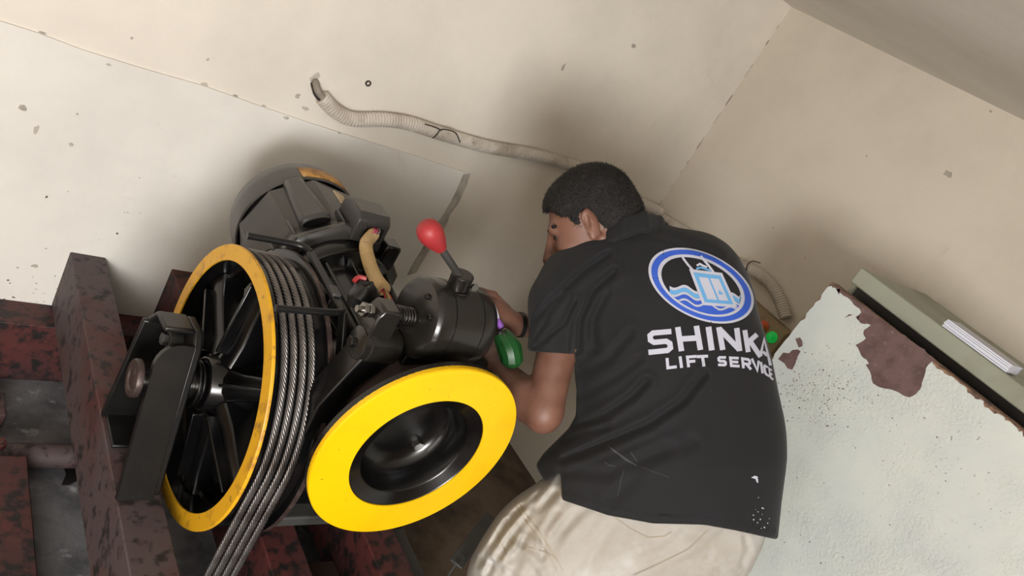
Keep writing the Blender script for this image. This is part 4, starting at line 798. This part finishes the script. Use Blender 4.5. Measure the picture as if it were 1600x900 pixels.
for ch, q, w_ in (('S', ((160, 566), (283, 556), (302, 680), (172, 694)), 9.2), ('H', ((301, 551), (427, 543), (448, 664), (320, 672)), 9.6), ('I', ((452, 549), (490, 549), (506, 667), (470, 667)), 10), ('N', ((507, 550), (628, 556), (642, 672), (528, 664)), 9.4), ('K', ((642, 562), (722, 590), (738, 702), (660, 672)), 8.4), ('A', ((736, 600), (762, 618), (782, 744), (730, 694)), 5.2),
                  ('L', ((257, 706), (310, 700), (313, 756), (262, 762)), 5.2), ('I', ((320, 698), (338, 696), (346, 754), (328, 756)), 5.2), ('F', ((358, 694), (412, 690), (414, 748), (366, 752)), 5.0), ('T', ((412, 692), (468, 689), (476, 748), (422, 748)), 5.2),
                  ('S', ((516, 696), (558, 696), (564, 748), (520, 746)), 4.6), ('E', ((574, 698), (622, 700), (628, 753), (580, 750)), 4.6), ('R', ((634, 701), (680, 708), (688, 764), (640, 756)), 4.6), ('V', ((686, 708), (724, 720), (732, 776), (700, 766)), 4.4), ('I', ((726, 722), (740, 730), (748, 786), (736, 780)), 4.2), ('C', ((744, 732), (766, 746), (776, 804), (754, 790)), 3.6), ('E', ((770, 748), (786, 762), (796, 822), (780, 808)), 3.2)):
    q = [cr(*p) for p in q]
    for P in GL[ch]: lt.line([BL(q, u, v) for u, v in P], w_*.9)
pr_ = wp.build('logo_print', 'print_white', shirt); tag(pr_, 'round white and blue lift emblem printed on the shirt back')
bpz.build('logo_blue', 'print_blue', shirt); sp.build('logo_light_blue', 'print_sky', shirt); w2.build('lift_car_print', 'print_white', shirt); s2_.build('lift_car_frame', 'print_sky', shirt); w3.build('lift_doors_print', 'print_white', shirt); b3_.build('lift_door_arrow', 'print_sky', shirt)
tag(lt.build('lettering', 'print_white', shirt), 'white lettering reading SHINKA LIFT SERVICE')
wk = Print(bvS, .0008)
for P, w_ in (([(949, 696), (962, 706), (978, 718), (995, 728)], [1, 3, 3.4, 1]), ([(985, 706), (992, 716), (996, 722)], 1.2), ([(945, 722), (952, 727), (962, 729)], 1), ([(1002, 730), (1024, 738), (1046, 746)], .8), ([(975, 735), (970, 750), (965, 775)], 1)): wk.line(P, w_)
wk.build('dust_mark', 'chalk', shirt)
wk = Print(bvS, .0010); wk.quad(((1173, 746), (1179, 743), (1184, 745), (1182, 749))); wk.quad(((1180, 747), (1184, 748), (1184, 755), (1181, 752)))
rr = random.Random(3)
for i in range(16): x, y, r_ = 1188+rr.gauss(0, 7), 808+rr.gauss(0, 14), rr.uniform(.4, 1.1); wk.quad(((x-r_, y-r_), (x+r_, y-r_), (x+r_, y+r_), (x-r_, y+r_)))
wk.build('paint_spot', 'print_white', shirt)
st = Print(bvP, .0012)
for P in ([(800, 778), (815, 806), (838, 836), (860, 872), (872, 895)], [(806, 776), (821, 803), (844, 832), (866, 868), (880, 892)], [(772, 822), (782, 846), (792, 866)], [(958, 806), (985, 826), (1012, 840), (1038, 838), (1050, 830)], [(1106, 828), (1075, 858), (1030, 880), (990, 898)], [(826, 855), (850, 862), (870, 872)]): st.line(P, 1.1)
st.build('stitching', 'stitch', trs)

# ---- what he holds
gb = thing('green_bottle', tuple(at(795, 570, 1.58)), 'bent dark green plastic bottle with metal neck held behind the brake cylinder', 'bottle')
GP = [at(781, 522, 1.62), at(789, 532, 1.615), at(796, 545, 1.61), at(799, 558, 1.61), at(798, 570, 1.62)]
Gs = smooth_path(GP, .005); nG = len(Gs)
MB().tube(Gs, lambda i: .0255*min(1, .70+.3*i/5)*(1+.03*math.sin(i*1.1))*min(1, .55+.5*(nG-1-i)/3), 12).build('bottle_body', 'green_plastic', gb, ang=20)
MB().cyl(at(780, 517, 1.612), at(787, 528, 1.614), .013, 20).build('cap', 'band', gb, .002)
Qr = [at(788+3*math.cos(t), 519+5*math.sin(t), 1.598) for t in np.linspace(0, 2*math.pi, 14)]; MB().tube(Qr, .0016, 6).build('clip', 'steel', gb)
pk = thing('purple_tool', tuple(at(778, 500, 1.6)), 'small white and purple plastic piece gripped in his far hand', 'tool')
MB().tube(smooth_path([at(770, 478, 1.63), at(775, 492, 1.625), at(777, 503, 1.62)], .005), .0060, 12).build('white_shaft', 'paper', pk)
MB().tube(smooth_path([at(776, 500, 1.622), at(780, 506, 1.618), at(784, 512, 1.618)], .005), .0068, 12).build('purple_end', 'purple', pk)
